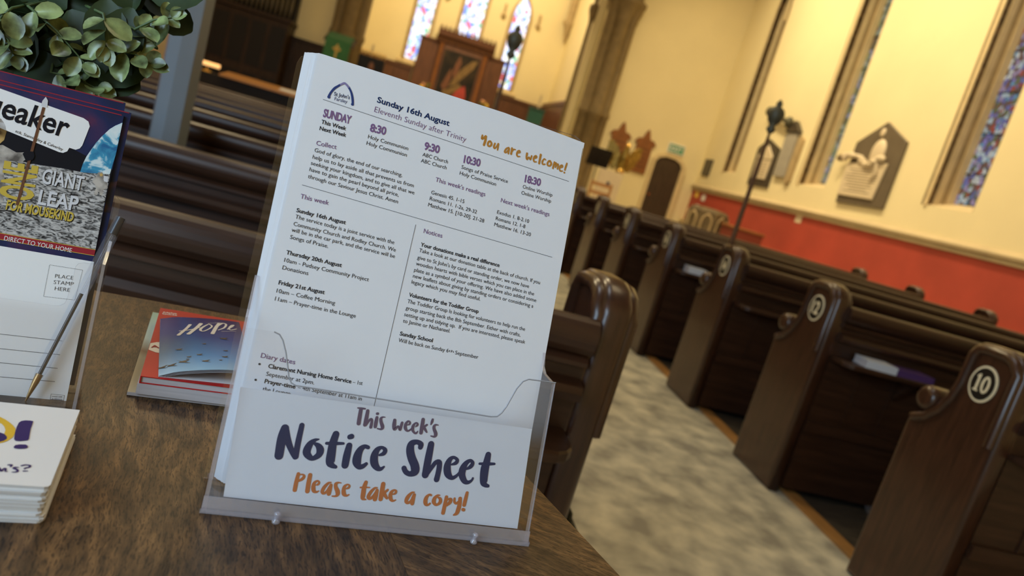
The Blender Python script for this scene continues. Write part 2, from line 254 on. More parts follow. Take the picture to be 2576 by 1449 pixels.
        for i in range(rings - 2):
            for k in range(seg): j = (k + 1) % seg; fs.append((1 + i * seg + k, 1 + i * seg + j, 1 + (i + 1) * seg + j, 1 + (i + 1) * seg + k))
        return s.add(vs, fs, mat, True)
    def poly(s, pts, fn, mat): return s.add([fn(u, v) for u, v in pts], tess(pts), mat)
    def build(s, name, parent=None, loc=None):
        me = bpy.data.meshes.new(name); me.from_pydata(s.v, [], s.f)
        for mt in s.mats: me.materials.append(MATS[mt])
        me.polygons.foreach_set('material_index', s.m); me.polygons.foreach_set('use_smooth', s.sm); me.update()
        o = bpy.data.objects.new(name, me); COL.objects.link(o)
        if parent is not None: o.parent = parent
        if loc is not None: o.location = loc
        return o
def tess(pts):
    from mathutils.geometry import tessellate_polygon
    return [tuple(t) for t in tessellate_polygon([[Vector((u, v, 0)) for u, v in pts]])]
def inset(poly, d):
    n = len(poly); a = sum(poly[i][0] * poly[(i + 1) % n][1] - poly[(i + 1) % n][0] * poly[i][1] for i in range(n)); sg = 1 if a > 0 else -1; out = []
    for i in range(n):
        p0, p1, p2 = Vector(poly[i - 1]), Vector(poly[i]), Vector(poly[(i + 1) % n]); e1 = (p1 - p0).normalized(); e2 = (p2 - p1).normalized()
        n1 = Vector((-e1.y, e1.x)) * sg; n2 = Vector((-e2.y, e2.x)) * sg; b = (n1 + n2); k = max(0.35, (1 + n1.dot(n2)))
        out.append(tuple(p1 + b * (d / k)))
    return out
def tag(o, label, cat, group=None):
    o['label'] = label; o['category'] = cat
    if group: o['group'] = group
    return o
def struct(o, label=None):
    o['kind'] = 'structure'
    if label: o['label'] = label
    return o
def thing(name, label, cat, loc=(0, 0, 0), rz=0.0, group=None):
    o = bpy.data.objects.new(name, None); COL.objects.link(o); o.location = loc; o.rotation_euler = (0, 0, rz); o.empty_display_size = 0.05
    return tag(o, label, cat, group)
def kids(o): return [c for c in bpy.data.objects if c.parent == o]
def copy_tree(o, parent=None, cache=None):
    c = o.copy(); COL.objects.link(c); c.parent = parent
    for ch in kids(o): copy_tree(ch, c)
    return c
XYZ = lambda u, v, d: (u, v, d)
YZ = lambda u, v, d: (d, u, v)      # polygon in y-z, extruded along x
XZ = lambda u, v, d: (u, d, v)      # polygon in x-z, extruded along y
# ---- lettering: built-in font, and brush strokes
_tc = {}
def glyphs(txt, bold=0.0, spacing=1.0, res=3):
    key = (txt, bold, spacing, res)
    if key not in _tc:
        cu = bpy.data.curves.new('t', 'FONT'); cu.body = txt; cu.size = 1.0; cu.offset = bold; cu.resolution_u = res; cu.space_character = spacing; cu.fill_mode = 'FRONT'
        o = bpy.data.objects.new('t', cu); COL.objects.link(o); bpy.context.view_layer.update()
        ev = o.evaluated_get(bpy.context.evaluated_depsgraph_get()); me = ev.to_mesh()
        vs = [tuple(v.co) for v in me.vertices]; fs = [tuple(p.vertices) for p in me.polygons]
        ev.to_mesh_clear(); bpy.data.objects.remove(o); bpy.data.curves.remove(cu)
        _tc[key] = (vs, fs)
    return _tc[key]
_hv, _ = glyphs('H'); CAPH = max(p[1] for p in _hv)
def put_text(mb, txt, p0, p1, cap, fn, mat, bold=0.0, spacing=1.0, res=3, shear=0.0):
    """baseline from p0 to p1 (plane units), capital height cap"""
    vs, fs = glyphs(txt, bold, spacing, res)
    if not vs: return
    x0 = min(v[0] for v in vs); x1 = max(v[0] for v in vs); p0, p1 = Vector(p0), Vector(p1); ex = (p1 - p0) / (x1 - x0); ey = Vector((-(p1 - p0).y, (p1 - p0).x)).normalized() * (cap / CAPH)
    out = []
    for x, y, z in vs:
        q = p0 + ex * (x - x0) + ey * y + ex.normalized() * (shear * y * cap / CAPH); out.append(fn(q.x, q.y))
    mb.add(out, fs, mat)
def catmull(P, sub=5):
    if len(P) < 3: return P
    out = []
    for i in range(len(P) - 1):
        a, b, c, d = P[max(i - 1, 0)], P[i], P[i + 1], P[min(i + 2, len(P) - 1)]
        for k in range(sub):
            t = k / sub; out.append(tuple(0.5 * (2 * b[j] + (c[j] - a[j]) * t + (2 * a[j] - 5 * b[j] + 4 * c[j] - d[j]) * t * t + (3 * b[j] - a[j] - 3 * c[j] + d[j]) * t ** 3) for j in range(3)))
    out.append(P[-1]); return out
def brush(mb, strokes, fn, mat, k=1.0):
    o0, o1, o2 = Vector(fn(0, 0)), Vector(fn(1, 0)), Vector(fn(0, 1)); nn = (o1 - o0).cross(o2 - o0).normalized(); fn0 = fn
    for si, st in enumerate(strokes):
        fn = lambda u, v, q=nn * (si * 5e-6): tuple(Vector(fn0(u, v)) + q)
        P = catmull(st); L = []; R = []; n = len(P)
        for i, (x, y, w) in enumerate(P):
            a, b = P[max(i - 1, 0)], P[min(i + 1, n - 1)]; t = Vector((b[0] - a[0], b[1] - a[1]))
            t = t.normalized() if t.length > 1e-9 else Vector((1, 0)); h = w * 0.5 * k; L.append((x - t.y * h, y + t.x * h)); R.append((x + t.y * h, y - t.x * h))
        vs = L + R; mb.add([fn(*p) for p in vs], [(i, i + 1, n + i + 1, n + i) for i in range(n - 1)], mat)
        for e, sgn in ((0, -1), (n - 1, 1)):
            x, y, w = P[e]; a, b = P[max(e - 1, 0)], P[min(e + 1, n - 1)]; t = Vector((b[0] - a[0], b[1] - a[1])); t = t.normalized() if t.length > 1e-9 else Vector((1, 0)); t *= sgn
            ring = [(x + w * 0.5 * k * (t.x * cos(q) - t.y * sin(q)), y + w * 0.5 * k * (t.y * cos(q) + t.x * sin(q))) for q in [(-pi / 2) + pi * j / 8 for j in range(9)]]
            mb.add([tuple(Vector(fn(*p)) + nn * (1.5e-6 if e else 3e-6)) for p in ring], [tuple(range(9))], mat)
def frame(org, yaw, tilt):
    X = Vector((cos(yaw), sin(yaw), 0)); Y = Vector((-sin(yaw), cos(yaw), 0)); U = Y * sin(tilt) + Vector((0, 0, cos(tilt)))
    return Vector(org), X, Y, U, Y * cos(tilt) - Vector((0, 0, sin(tilt)))
def mb_shift(mb, org): mb.v = [(x - org[0], y - org[1], z - org[2]) for x, y, z in mb.v]; return mb
def put(mb, name, org, parent=None):
    """link a mesh whose vertices are world points, with its origin at org (or in the parent's frame)"""
    mb_shift(mb, org); return mb.build(name, parent, None if parent is not None else Vector(org))
# ------------------------------------------------------------------ print measured in millimetres on the paper planes
A1= [-0.06233, 0.42657, 0.778]; A2= [-0.17419, 0.52048, 0.778]
TX=[
('Sunday 16th August', 'T', 54.2, 281.3, 109.2, 279.7),
('Eleventh Sunday after Trinity', 'E', 53.8, 273.9, 124.0, 271.6),
("St John's", 'J', 24.4, 277.0, 35.4, 277.6),
('Farsley', 'F', 25.4, 273.8, 34.3, 274.1),
('SUNDAY', 'H', 20.2, 260.1, 39.7, 260.5),
('8:30', 'H', 53.6, 259.3, 65.2, 259.8),
('9:30', 'H', 94.3, 257.4, 106.0, 257.6),
('10:30', 'H', 125.3, 256.0, 138.5, 256.4),
('18:30', 'H', 175.4, 254.4, 188.9, 254.7),
('This Week', 'B', 20.1, 255.0, 37.5, 255.0),
('Next Week', 'B', 19.9, 250.2, 38.5, 250.4),
('Collect', 'P', 20.0, 239.2, 33.9, 240.1),
('God of glory, the end of our searching,', 'N', 19.8, 234.3, 82.8, 233.2),
('help us to lay aside all that prevents us from', 'N', 19.5, 229.3, 92.5, 227.9),
('seeking your kingdom, and to give all that we', 'N', 19.3, 224.8, 94.0, 222.9),
('have to gain the pearl beyond all price,', 'N', 19.3, 220.2, 83.2, 218.5),
('through our Saviour Jesus Christ. Amen', 'N', 19.3, 215.2, 83.7, 213.5),
('Holy Communion', 'N', 53.4, 253.9, 83.1, 253.4),
('Holy Communion', 'N', 53.3, 249.1, 83.1, 248.5),
('ABC Church', 'N', 94.2, 252.2, 113.8, 251.9),
('ABC Church', 'N', 94.0, 247.5, 113.6, 247.3),
('Songs of Praise Service', 'N', 124.6, 251.1, 162.3, 249.9),
('Holy Communion', 'N', 124.2, 246.3, 153.5, 245.3),
('Online Worship', 'N', 174.9, 249.3, 200.1, 249.1),
('Online Worship', 'N', 174.7, 244.4, 200.0, 244.1),
('Genesis 45. 1-15', 'N', 106.1, 226.6, 131.9, 226.1),
('Romans 11. 1-2a, 29-32', 'N', 105.9, 221.9, 142.9, 220.8),
('Matthew 15. [10-20]. 21-28', 'N', 105.7, 217.1, 149.8, 215.6),
('Exodus 1. 8-2.10', 'N', 158.5, 225.0, 185.1, 224.1),
('Romans 12. 1-8', 'N', 158.4, 220.0, 182.9, 219.4),
('Matthew 16. 13-20', 'N', 158.2, 215.2, 188.5, 214.4),
("This week's readings", 'P', 107.3, 236.5, 146.8, 235.4),
("Next week's readings", 'P', 159.7, 234.3, 200.7, 233.4),
('This week', 'P', 17.4, 200.1, 36.9, 200.2),
('Notices', 'P', 106.4, 197.2, 120.7, 196.9),
('Diary dates', 'P', 15.0, 88.6, 37.7, 88.0),
('Sunday 16th August', 'B', 16.8, 190.2, 50.9, 189.8),
('Thursday 20th August', 'B', 16.3, 160.3, 54.4, 159.7),
('Friday 21st August', 'B', 15.8, 139.1, 46.9, 138.8),
('Your donations make a real difference', 'B', 106.1, 187.2, 168.4, 185.6),
('Volunteers for the Toddler Group', 'B', 105.1, 149.6, 159.1, 148.2),
('Sunday School', 'B', 104.3, 121.0, 129.0, 120.5),
('Claremont Nursing Home Service', 'B', 21.1, 82.7, 77.6, 81.7),
('The service today is a joint service with the', 'N', 17.0, 185.7, 87.1, 184.0),
('Community Church and Rodley Church. We', 'N', 16.9, 180.6, 89.2, 178.9),
('will be in the car park, and the service will be', 'N', 16.5, 176.3, 89.6, 174.3),
('Songs of Praise.', 'N', 16.6, 171.2, 42.7, 170.7),
('10am - Pudsey Community Project', 'N', 16.2, 154.9, 74.8, 154.0),
('Donations', 'N', 16.1, 149.6, 33.5, 149.3),
('10am – Coffee Morning', 'N', 15.7, 133.4, 55.4, 133.0),
('11am – Prayer-time in the Lounge', 'N', 15.8, 127.9, 71.1, 127.0),
('– 1st', 'N', 78.6, 81.6, 85.5, 81.8),
('September at 2pm.', 'N', 20.9, 77.4, 53.0, 76.7),
('Take a look at our donation table at the back of church. If you', 'N', 105.9, 182.8, 203.2, 179.9),
("give to St John's by card or standing order, we now have", 'N', 105.7, 177.5, 194.9, 175.1),
('wooden hearts with bible verses which you can place in the', 'N', 105.6, 172.9, 200.1, 170.3),
('plate as a symbol of your offering. We have also added some', 'N', 105.2, 168.1, 202.8, 165.8),
('new leaflets about giving by standing orders or considering a', 'N', 105.3, 163.6, 201.3, 161.0),
('legacy which you may find useful.', 'N', 105.1, 159.1, 158.5, 157.6),
('The Toddler Group Is looking for volunteers to help run the', 'N', 105.0, 144.8, 198.1, 142.4),
('group starting back the 8th September. Either with crafts,', 'N', 104.8, 139.9, 195.3, 137.4),
('setting up and tidying up.  If you are interested, please speak', 'N', 104.6, 135.1, 200.1, 132.8),
('to Janine or Nathanael.', 'N', 104.7, 130.4, 140.5, 129.8),
('Will be back on Sunday 6', 'N', 104.3, 116.2, 142.1, 115.4),
('September', 'N', 147.4, 115.1, 165.6, 114.9),
('th', 'X', 142.3, 116.0, 146.2, 116.0),
('Prayer-time', 'B', 20.9, 72.4, 41.3, 71.9),
('– 4th September at 11am in', 'N', 42.9, 71.9, 87.1, 71.1),
('the Lounge.', 'N', 20.7, 67.2, 39.8, 66.8)
]
BUL= [(15.3, 84.2), (15.1, 73.5)]
RULES= [((17.9, 272.0), (211.7, 264.6)), ((16.7, 209.5), (209.4, 202.7)), ((99.7, 201.7), (96.6, 67.8))]
LOGO_BLUE = [[(21.3,275.7,1.71),(22.2,278.8,1.52),(23.8,282,1.71),(25.7,284.2,1.52),(27.1,285.7,1.46)],
[(33,285.8,1.65),(35,283.5,1.46),(36.4,280.9,1.65),(37.5,277.9,1.71),(38.1,275.5,1.65)],
[(21.3,274.8,2.09),(21.4,274.8,2.09)],
[(38.1,274.6,2.09),(38.2,274.6,1.9)]]
LOGO_PURPLE = [[(27.4,285.9,1.26),(28.6,287,1.46),(29.8,287.7,1.46),(31.3,287,1.46),(32.8,285.9,1.46)]]
YOU = [[(135.7,280.3,1.26),(135.6,278,1.46),(136.4,277.8,1.46),(138.2,280.5,1.26)],
[(138.6,280.3,1.46),(138.6,276.5,1.84),(138.2,273.4,1.71)],
[(143,278.1,0.4),(141.6,277.2,1.26),(141,275.1,1.46),(141.7,273.7,1.46),(143,273.8,1.26),(143.9,275.4,1.65),(143.3,277,1.46),(142.2,277.1,1.02)],
[(146.5,277,1.26),(146.1,274.3,1.46),(147,273.2,1.26),(148.1,274.9,1.02),(149.1,277.5,1.26)],
[(149.3,277.4,1.26),(149.4,274.6,1.26),(149.4,272.6,1.02)],
[(158,277.3,0.6),(156.2,275.7,1.26),(155.2,273.2,1.26),(155.9,272.4,1.22),(157.2,273.6,1.08),(158.2,276.3,1.02)],
[(158.4,276.3,1.26),(158.4,274,1.22),(158.4,272.3,1.26)],
[(160.5,277.2,1.46),(160.6,274.6,1.46),(160.6,272.7,1.65)],
[(160.8,274.3,1.08),(161.9,276.6,1.08),(163.4,276.9,0.82)],
[(165.9,274.8,0.63),(167.3,275.9,1.26),(166.7,277.1,1.02),(165.4,276,1.22),(165.2,273.8,1.46),(166.1,272.3,1.26),(167.9,272.7,0.82)],
[(173.2,276.6,1.65),(173.3,273.7,1.52),(174.1,272.2,1.46),(175.4,274.3,1.08),(176.7,272.6,1.26),(177.3,275.8,1.22)],
[(180,274.5,0.63),(181.4,275.7,1.22),(180.8,276.9,1.22),(179.5,275.7,1.26),(179.3,273.6,1.46),(180.2,272,1.26),(182,272.4,0.82)],
[(184.4,278.8,1.71),(184.4,275.1,1.65),(184.4,271.8,1.65)],
[(189.1,276,1.02),(187.9,276.4,1.02),(186.8,274,1.41),(187.4,272,1.26),(189.3,272.5,1.08)],
[(193.3,276.6,0.63),(191.9,275.8,1.22),(191.2,273.6,1.46),(191.9,272.2,1.46),(193.4,272.3,1.22),(194.3,273.9,1.65),(193.7,275.5,1.46),(192.5,275.6,1.08)],
[(196.7,276.3,1.22),(196.5,273.3,1.46),(196.4,271.2,1.46)],
[(196.5,273.3,1.08),(197.9,275.9,1.22),(198.4,275.4,1.02),(198.3,272.6,1.26)],
[(198.4,273,0.82),(199.6,275.4,1.26),(200.3,274.7,1.26),(200.2,271.7,1.22)],
[(202.6,273.3,0.63),(204,274.5,1.22),(203.5,275.7,1.02),(202.1,274.5,1.26),(201.9,272.4,1.22),(202.8,270.8,1.26),(204.7,271.2,0.82)],
[(207.2,278.1,1.26),(206.8,275.3,1.46),(206.5,272.5,1.26)],
[(206.4,270.4,1.46),(206.6,270.5,1.22)]]
NOTICE = [[(38.6,54.9,4.64),(38,48.2,5.23),(38.5,37.3,5.04)],
[(38.8,54.6,4.24),(41.6,48,4.04),(45.7,41.3,3.22),(48.7,37.9,3.42)],
[(48.6,58.3,3.03),(48.5,47.1,3.42),(48.9,38.1,3.42)],
[(61.1,51,0.82),(58.7,50,2.21),(56.1,46.9,3.82),(55.1,41.9,4.64),(57.5,39,3.65),(60.1,38.4,2.83),(63.1,41.1,3.82),(63.4,44.3,4.44),(61.6,46.7,3.42),(59.1,47.9,1.84)],
[(71.3,55.8,4.04),(70.6,49.9,4.64),(70.9,43.1,5.26),(71.4,37.4,5.23),(73,35.5,3.42),(75.4,34.8,2.21)],
[(66.5,49.1,1.81),(71.6,49.7,2.21),(77.3,50.5,1.61)],
[(81.4,49.7,3.65),(81.2,42.9,4.44),(81.3,36.7,4.24)],
[(80.6,55.3,3.06),(81.7,55.8,3.22)],
[(94,50.2,2.41),(91.6,50.5,2.63),(89.3,48.2,3.85),(88.2,43.8,5.04),(88.6,39.6,5.23),(90.7,36.9,3.45),(93.2,37.6,2.83),(95,39.4,2.04)],
[(102.6,46.2,1.41),(105.2,47.7,2.63),(105.7,50.1,2.63),(103.1,51.4,2.04),(100.4,49.4,3.42),(99.3,45,4.64),(100.3,40.5,4.84),(102.9,37.7,3.62),(105.3,37.3,2.43),(107.2,39,1.22)],
[(129.4,55.2,3.03),(129.3,57.3,3.45),(126.3,58.4,3.03),(122.9,56.7,4.24),(122.7,52.5,5.06),(124.8,47.4,5.26),(128,42.5,5.43),(128.8,38.7,5.46),(126.1,36.6,3.42),(122.9,37.4,3.22),(121,39.8,3.22)],
[(136.5,58.3,4.04),(136.5,48.4,4.64),(136.6,37.3,4.44)],
[(137.3,38,3.22),(140.1,42.8,2.63),(142.2,46.4,2.83),(144.7,47,3.26),(145.4,43.5,3.42),(145.4,39,3.42),(145.2,35.2,3.62)],
[(153.9,46.6,1.22),(156.6,48,2.43),(157.3,50.2,2.24),(154.3,51.6,2.04),(151.8,49.5,3.22),(151,44.8,4.64),(152.5,39.9,4.64),(155.9,37.6,2.83),(159,39.5,2.01),(161,42.5,1.61)],
[(165.4,45,1.41),(167.9,47,2.63),(168.9,49.6,2.43),(166.8,51,2.24),(164,48.7,3.22),(162.5,44.5,4.64),(162.8,40.3,4.42),(165.4,36.6,3.62),(168.2,36,2.43),(170.5,37.6,1.6),(171.1,39.2,1.4)],
[(179.2,56.8,3.85),(179,50.9,4.84),(178.6,46.2,5.66),(179.5,38,5.04),(181.1,35.8,3.22),(183.3,35.3,2.21)],
[(174.1,49.8,1.61),(179.8,50.4,2.21),(185,51.1,1.61)]]
PLEASE = [[(52.9,27.4,2.04),(52.7,22,2.41),(52.8,17,2.41)],
[(53.4,26.8,0.8),(55.6,27.3,1.02),(56.8,26.3,1.61),(56,24.5,1.81),(53.9,22.9,1.22)],
[(60.4,27.6,2.41),(60.5,22.2,2.61),(60.8,17.2,2.63)],
[(65.4,21.6,0.6),(66.6,22.3,1.41),(67.1,23.7,1.22),(65.7,24.4,1.2),(64.1,22.9,1.81),(64,20.2,2.43),(64.8,17.9,2.24),(66.5,17.3,1.41),(67.9,18.1,0.8)],
[(74.7,24.6,0.63),(73,23.9,1.41),(71,21.1,2.01),(70.2,18.1,2.01),(71.4,17,1.61),(73,18.4,1.41),(74.2,21.7,1.22),(74.9,23.2,1.41)],
[(75,22.7,1.81),(74.8,19.8,2.43),(74.7,17.1,2.41)],
[(81.1,25,0.63),(79.1,24.9,1.22),(77.9,23.8,2.01),(78.4,21.7,2.21),(79.9,19.5,2.61),(80.4,17.6,2.41),(79.5,16.2,1.4),(77.2,15.9,0.8)],
[(85.2,21.7,0.8),(86.5,22.4,1.41),(87,23.8,1.22),(85.6,24.5,1.02),(83.9,23,1.81),(83.8,20.3,2.41),(84.6,18,2.41),(86.4,17.3,1.41),(87.8,18.1,0.8)],
[(97.3,27.4,2.21),(96.8,24.1,2.63),(97,20.5,2.81),(97.3,17.1,2.63),(98.5,16.3,1.4),(99.5,16.2,0.82)],
[(94.4,23.6,1.02),(97.1,24,1.02),(100.4,24.3,0.82)],
[(105.6,24.9,0.6),(103.8,24.2,1.41),(101.7,21.2,2.01),(100.8,18.2,2.21),(102,17.1,1.81),(103.7,18.5,1.61),(105.1,21.9,1.2),(105.7,23.4,1.61)],
[(105.8,22.9,2.04),(105.6,20,2.61),(105.5,17.1,2.63)],
[(109,27.7,2.63),(109.2,21.8,2.83),(109.3,17.6,2.61)],
[(109.6,21.1,1.41),(111.4,22.6,1.61),(112.8,24.2,1.41)],
[(110.7,22,2.21),(112.2,19.9,2.01),(113.4,18.7,1.61)],
[(116.9,21.7,0.8),(118.4,22.5,1.41),(118.7,24,1.4),(117.4,24.6,1.2),(115.7,23.1,2.01),(115.4,20.5,2.41),(116.3,18.3,2.21),(117.8,17.4,1.41),(119.5,18.2,0.82)],
[(131.5,24.9,0.6),(129.6,24.2,1.41),(127.5,21.1,2.41),(126.9,18.2,2.21),(128.3,17.3,1.81),(130,18.5,1.61),(131,21.5,1.22),(131.5,23.4,1.61)],
[(131.6,23.1,2.01),(131.3,20,2.61),(131.4,17.2,2.43)],
[(143.4,24.2,1.41),(142.2,24.5,1.2),(140.6,22.6,2.21),(140.2,19.9,2.63),(141,17.9,2.41),(142.5,17.4,1.41),(143.8,18.6,1.22)],
[(149.7,24.9,0.63),(148,24.5,1.41),(146.4,22.5,2.21),(146.2,20.1,2.61),(147.6,18.4,1.81),(149.2,18.4,1.61),(150.8,20.3,2.24),(150.4,22.4,2.01),(148.8,23.3,1.2)],
[(154.6,24.2,2.21),(154.5,19.2,2.41),(154.3,13.3,2.43)],
[(155.4,22.2,1),(157.2,23.4,1.22),(158.1,22.7,2.24),(157.5,20.5,2.24),(155.4,18.2,1.22)],
[(160.6,23.9,1.41),(160.9,21.7,1.61),(162.5,20.7,1.61),(163.9,22.1,1.4)],
[(164.6,24.3,2.41),(165,20.6,2.61),(164.8,17.1,2.83),(164.1,14.1,2.41),(162.2,12.7,1.02)],
[(168.9,28.8,2.01),(168.6,24.2,2.41),(168.4,20.3,2.41)],
[(168.2,17.1,2.21),(168.7,17,2.21)]]
WEEK = [[(81.9,74.9,0.82),(84.3,75,1.22),(86.8,75.1,1)],
[(84.1,74.4,2.21),(84.3,69.2,2.43),(84.5,64.9,2.43)],
[(88.8,74,2.04),(88.9,68.7,2.41),(88.8,64.6,2.21)],
[(89.3,64.5,1.61),(90.7,67.2,1.41),(91.9,68.9,1.41),(92.9,68.5,1.41),(93,65.8,1.81),(93,63.6,1.81)],
[(95.8,70.6,1.81),(95.8,67,2.21),(95.9,64.4,2.01)],
[(95.4,73.1,1.61),(95.9,73.2,1.61)],
[(101.2,71.6,0.6),(99.5,71.4,1.02),(98.6,70.1,1.84),(99.2,68,2.01),(100.5,65.7,2.21),(100.8,64.3,2.04),(99.9,63.3,1.22),(97.6,63.4,0.8)],
[(108.1,70.6,2.01),(108.4,67.3,2.43),(109.1,64.7,2.01),(110.4,65.9,1.41),(111.3,67.1,1.02),(112.5,65.4,1.61),(113.1,65,1.61),(113.3,67.8,1.81),(113.5,69.7,1.65)],
[(117.3,68.7,0.6),(118.7,69.5,1.22),(118.8,70.8,1.22),(117.3,71.3,1.22),(116.1,69,1.81),(116.5,66.3,2.01),(118.4,64.8,1.22),(120.2,66.1,1),(121,67.4,0.82)],
[(123.2,68.3,0.6),(124.2,69.6,1.41),(124.2,70.7,1.22),(122.9,71,1.02),(121.5,68.8,1.81),(121.7,66,1.84),(123.5,64.1,1.22),(124.7,64.4,1.22),(125.4,65.7,0.6)],
[(127.5,74,2.24),(127.7,69.4,2.43),(127.8,64.9,2.21)],
[(128.6,68.8,1.22),(129.9,70,1.41),(130.9,70.9,1.22)],
[(129.1,69.1,1.65),(130.5,67.3,1.61),(131.7,65.9,1.02)],
[(134.2,75.1,1.41),(134,73.4,1.65),(133.6,71.5,0.8)],
[(138.9,71.9,0.6),(137,71.8,1.22),(136.1,70.4,1.84),(136.6,68.5,2.01),(138,66.4,2.21),(138.3,64.9,2.21),(137.6,63.7,1.41),(135.2,63.8,0.8)]]
QUADS= {'sheet': [(9.6, -2.2), (219.6, -4.2), (218.3, 294.4), (8.1, 303.3)], 'back': [(2.7, -3.9), (217.7, -8.8), (220.3, 300.8), (-1.3, 301.4)], 'card': [(11.1, 8.1), (211.4, 8.0), (208.3, 78.6), (6.7, 75.6)], 'panel': [(-5.1, 125.1), (-4.5, 299.8), (220.7, 303.1), (223.1, 110.1)], 'cut': [(0.8, 115.3), (18.8, 116.5), (25.5, 111.1), (32.3, 94.2), (39.2, 85.1), (173.9, 85.7), (181.4, 89.1), (189.1, 108.9), (194.6, 115.6), (218.0, 117.5)]}
MG= {'tr': [(-9.4, 219.1)], 'tr2': [(-6.2, 223.2)], 'tr3': [(-10.9, 228.7)], 'br': [(-8.9, 107.2)], 'logo': [(-91.4, 216.6), (-34.3, 209.7), (-30.8, 208.0), (-29.3, 204.7), (-31.4, 189.0), (-32.6, 186.3), (-35.0, 184.7), (-39.1, 185.1), (-39.9, 182.1), (-42.2, 180.3), (-44.8, 180.2), (-86.1, 188.7)], 'earth': [(-8.9, 213.7), (-13.2, 209.9), (-16.3, 206.3), (-20.5, 199.0), (-23.1, 193.4), (-25.5, 186.8), (-27.3, 181.5), (-28.5, 175.8), (-28.9, 170.9), (-29.2, 168.2), (-19.0, 170.6), (-10.1, 172.0), (-8.9, 188.6)], 'moon': [(-81.6, 164.8), (-55.4, 167.6), (-40.9, 168.8), (-27.7, 169.1), (-9.9, 171.8), (-9.4, 113.0), (-71.7, 112.7)], 'band': [(-71.7, 112.7), (-9.3, 112.8), (-9.5, 107.8), (-70.8, 107.8)], 'pole': [(-60.0, 210.4), (-62.5, 135.5)], 'fin': [(-61.7, 214.9), (-60.2, 218.5), (-58.4, 215.9), (-57.9, 211.0), (-61.8, 211.1)], 'astro': [(-18.2, 168.8), (-17.8, 171.6), (-15.2, 172.5), (-13.7, 170.0), (-13.5, 166.8), (-10.9, 166.4), (-9.5, 161.3), (-12.0, 159.7), (-12.0, 154.8), (-13.8, 154.9), (-14.7, 157.9), (-15.6, 154.5), (-17.7, 154.5), (-17.0, 159.5), (-18.4, 162.4), (-20.4, 163.5)], 'pack': [(-13.8, 170.0), (-10.7, 170.2), (-10.3, 165.5), (-12.9, 165.9)], 'suit': [(-83.5, 174.5), (-78.9, 176.3), (-70.0, 173.1), (-65.2, 174.4), (-63.4, 169.7), (-65.5, 167.1), (-75.2, 165.5), (-75.8, 160.2), (-72.0, 148.9), (-71.2, 136.0), (-75.7, 133.9)], 'helmet': [(-87.3, 195.0), (-83.2, 194.7), (-80.0, 191.0), (-78.4, 186.3), (-78.7, 180.0), (-80.9, 176.3), (-83.6, 175.5)], 'glove': [(-66.2, 173.1), (-64.6, 175.6), (-60.0, 176.3), (-58.8, 173.0), (-59.3, 170.3), (-63.2, 168.2)], 'stamp': [(-35.1, 98.0), (-14.2, 98.1), (-15.1, 75.6), (-34.6, 74.9)], 'card': [(-10.3, 104.2), (-5.6, -1.4)], 'lines': [(-58.5, 44.6), (-17.4, 45.2), (-56.6, 34.6), (-17.0, 35.3), (-54.8, 25.0), (-16.7, 25.5), (-52.9, 15.4), (-16.6, 16.0)], 'box': [(-17.3, 7.1), (-9.1, 7.0), (-8.9, 3.3), (-17.2, 3.4)], 'pen': [(-31.0, 0.4), (-30.6, 12.9), (-26.5, 18.5), (-11.9, 79.9), (3.5, 142.9)], 'cut': [(0.3, 107.9), (-16.0, 106.7), (-18.3, 103.8), (-18.3, 96.2), (-19.2, 78.8), (-21.6, 74.3), (-36.3, 73.7), (-61.5, 73.6)]}
MT= [('Squeaker', 'Q', -111.3, 198.8, -42.7, 191.8), ('eck, Stanningley & Calverley', 'c', -73.5, 187.4, -42.9, 181.7), ('GIANT', 'G', -51.4, 155.0, -25.2, 155.4), ('LEAP', 'G', -50.7, 139.3, -25.9, 139.6), ('FOR MOUSEKIND', 'K', -68.7, 131.2, -27.0, 131.2), ('ONE', 'O', -54.6, 139.7, -55.9, 166.5), ('DIRECT TO YOUR HOME', 'D', -65.5, 109.1, -23.7, 108.6)]
CT= [('PLACE', 'p', -30.2, 89.4, -18.9, 90.0), ('STAMP', 'p', -30.3, 84.9, -17.9, 85.6), ('HERE', 'p', -28.8, 80.5, -19.3, 80.9), ('SWEETZER', 's', -16.4, 5.0, -10.0, 5.2), ('& ORANGE', 's', -16.1, 3.4, -9.7, 3.5)]
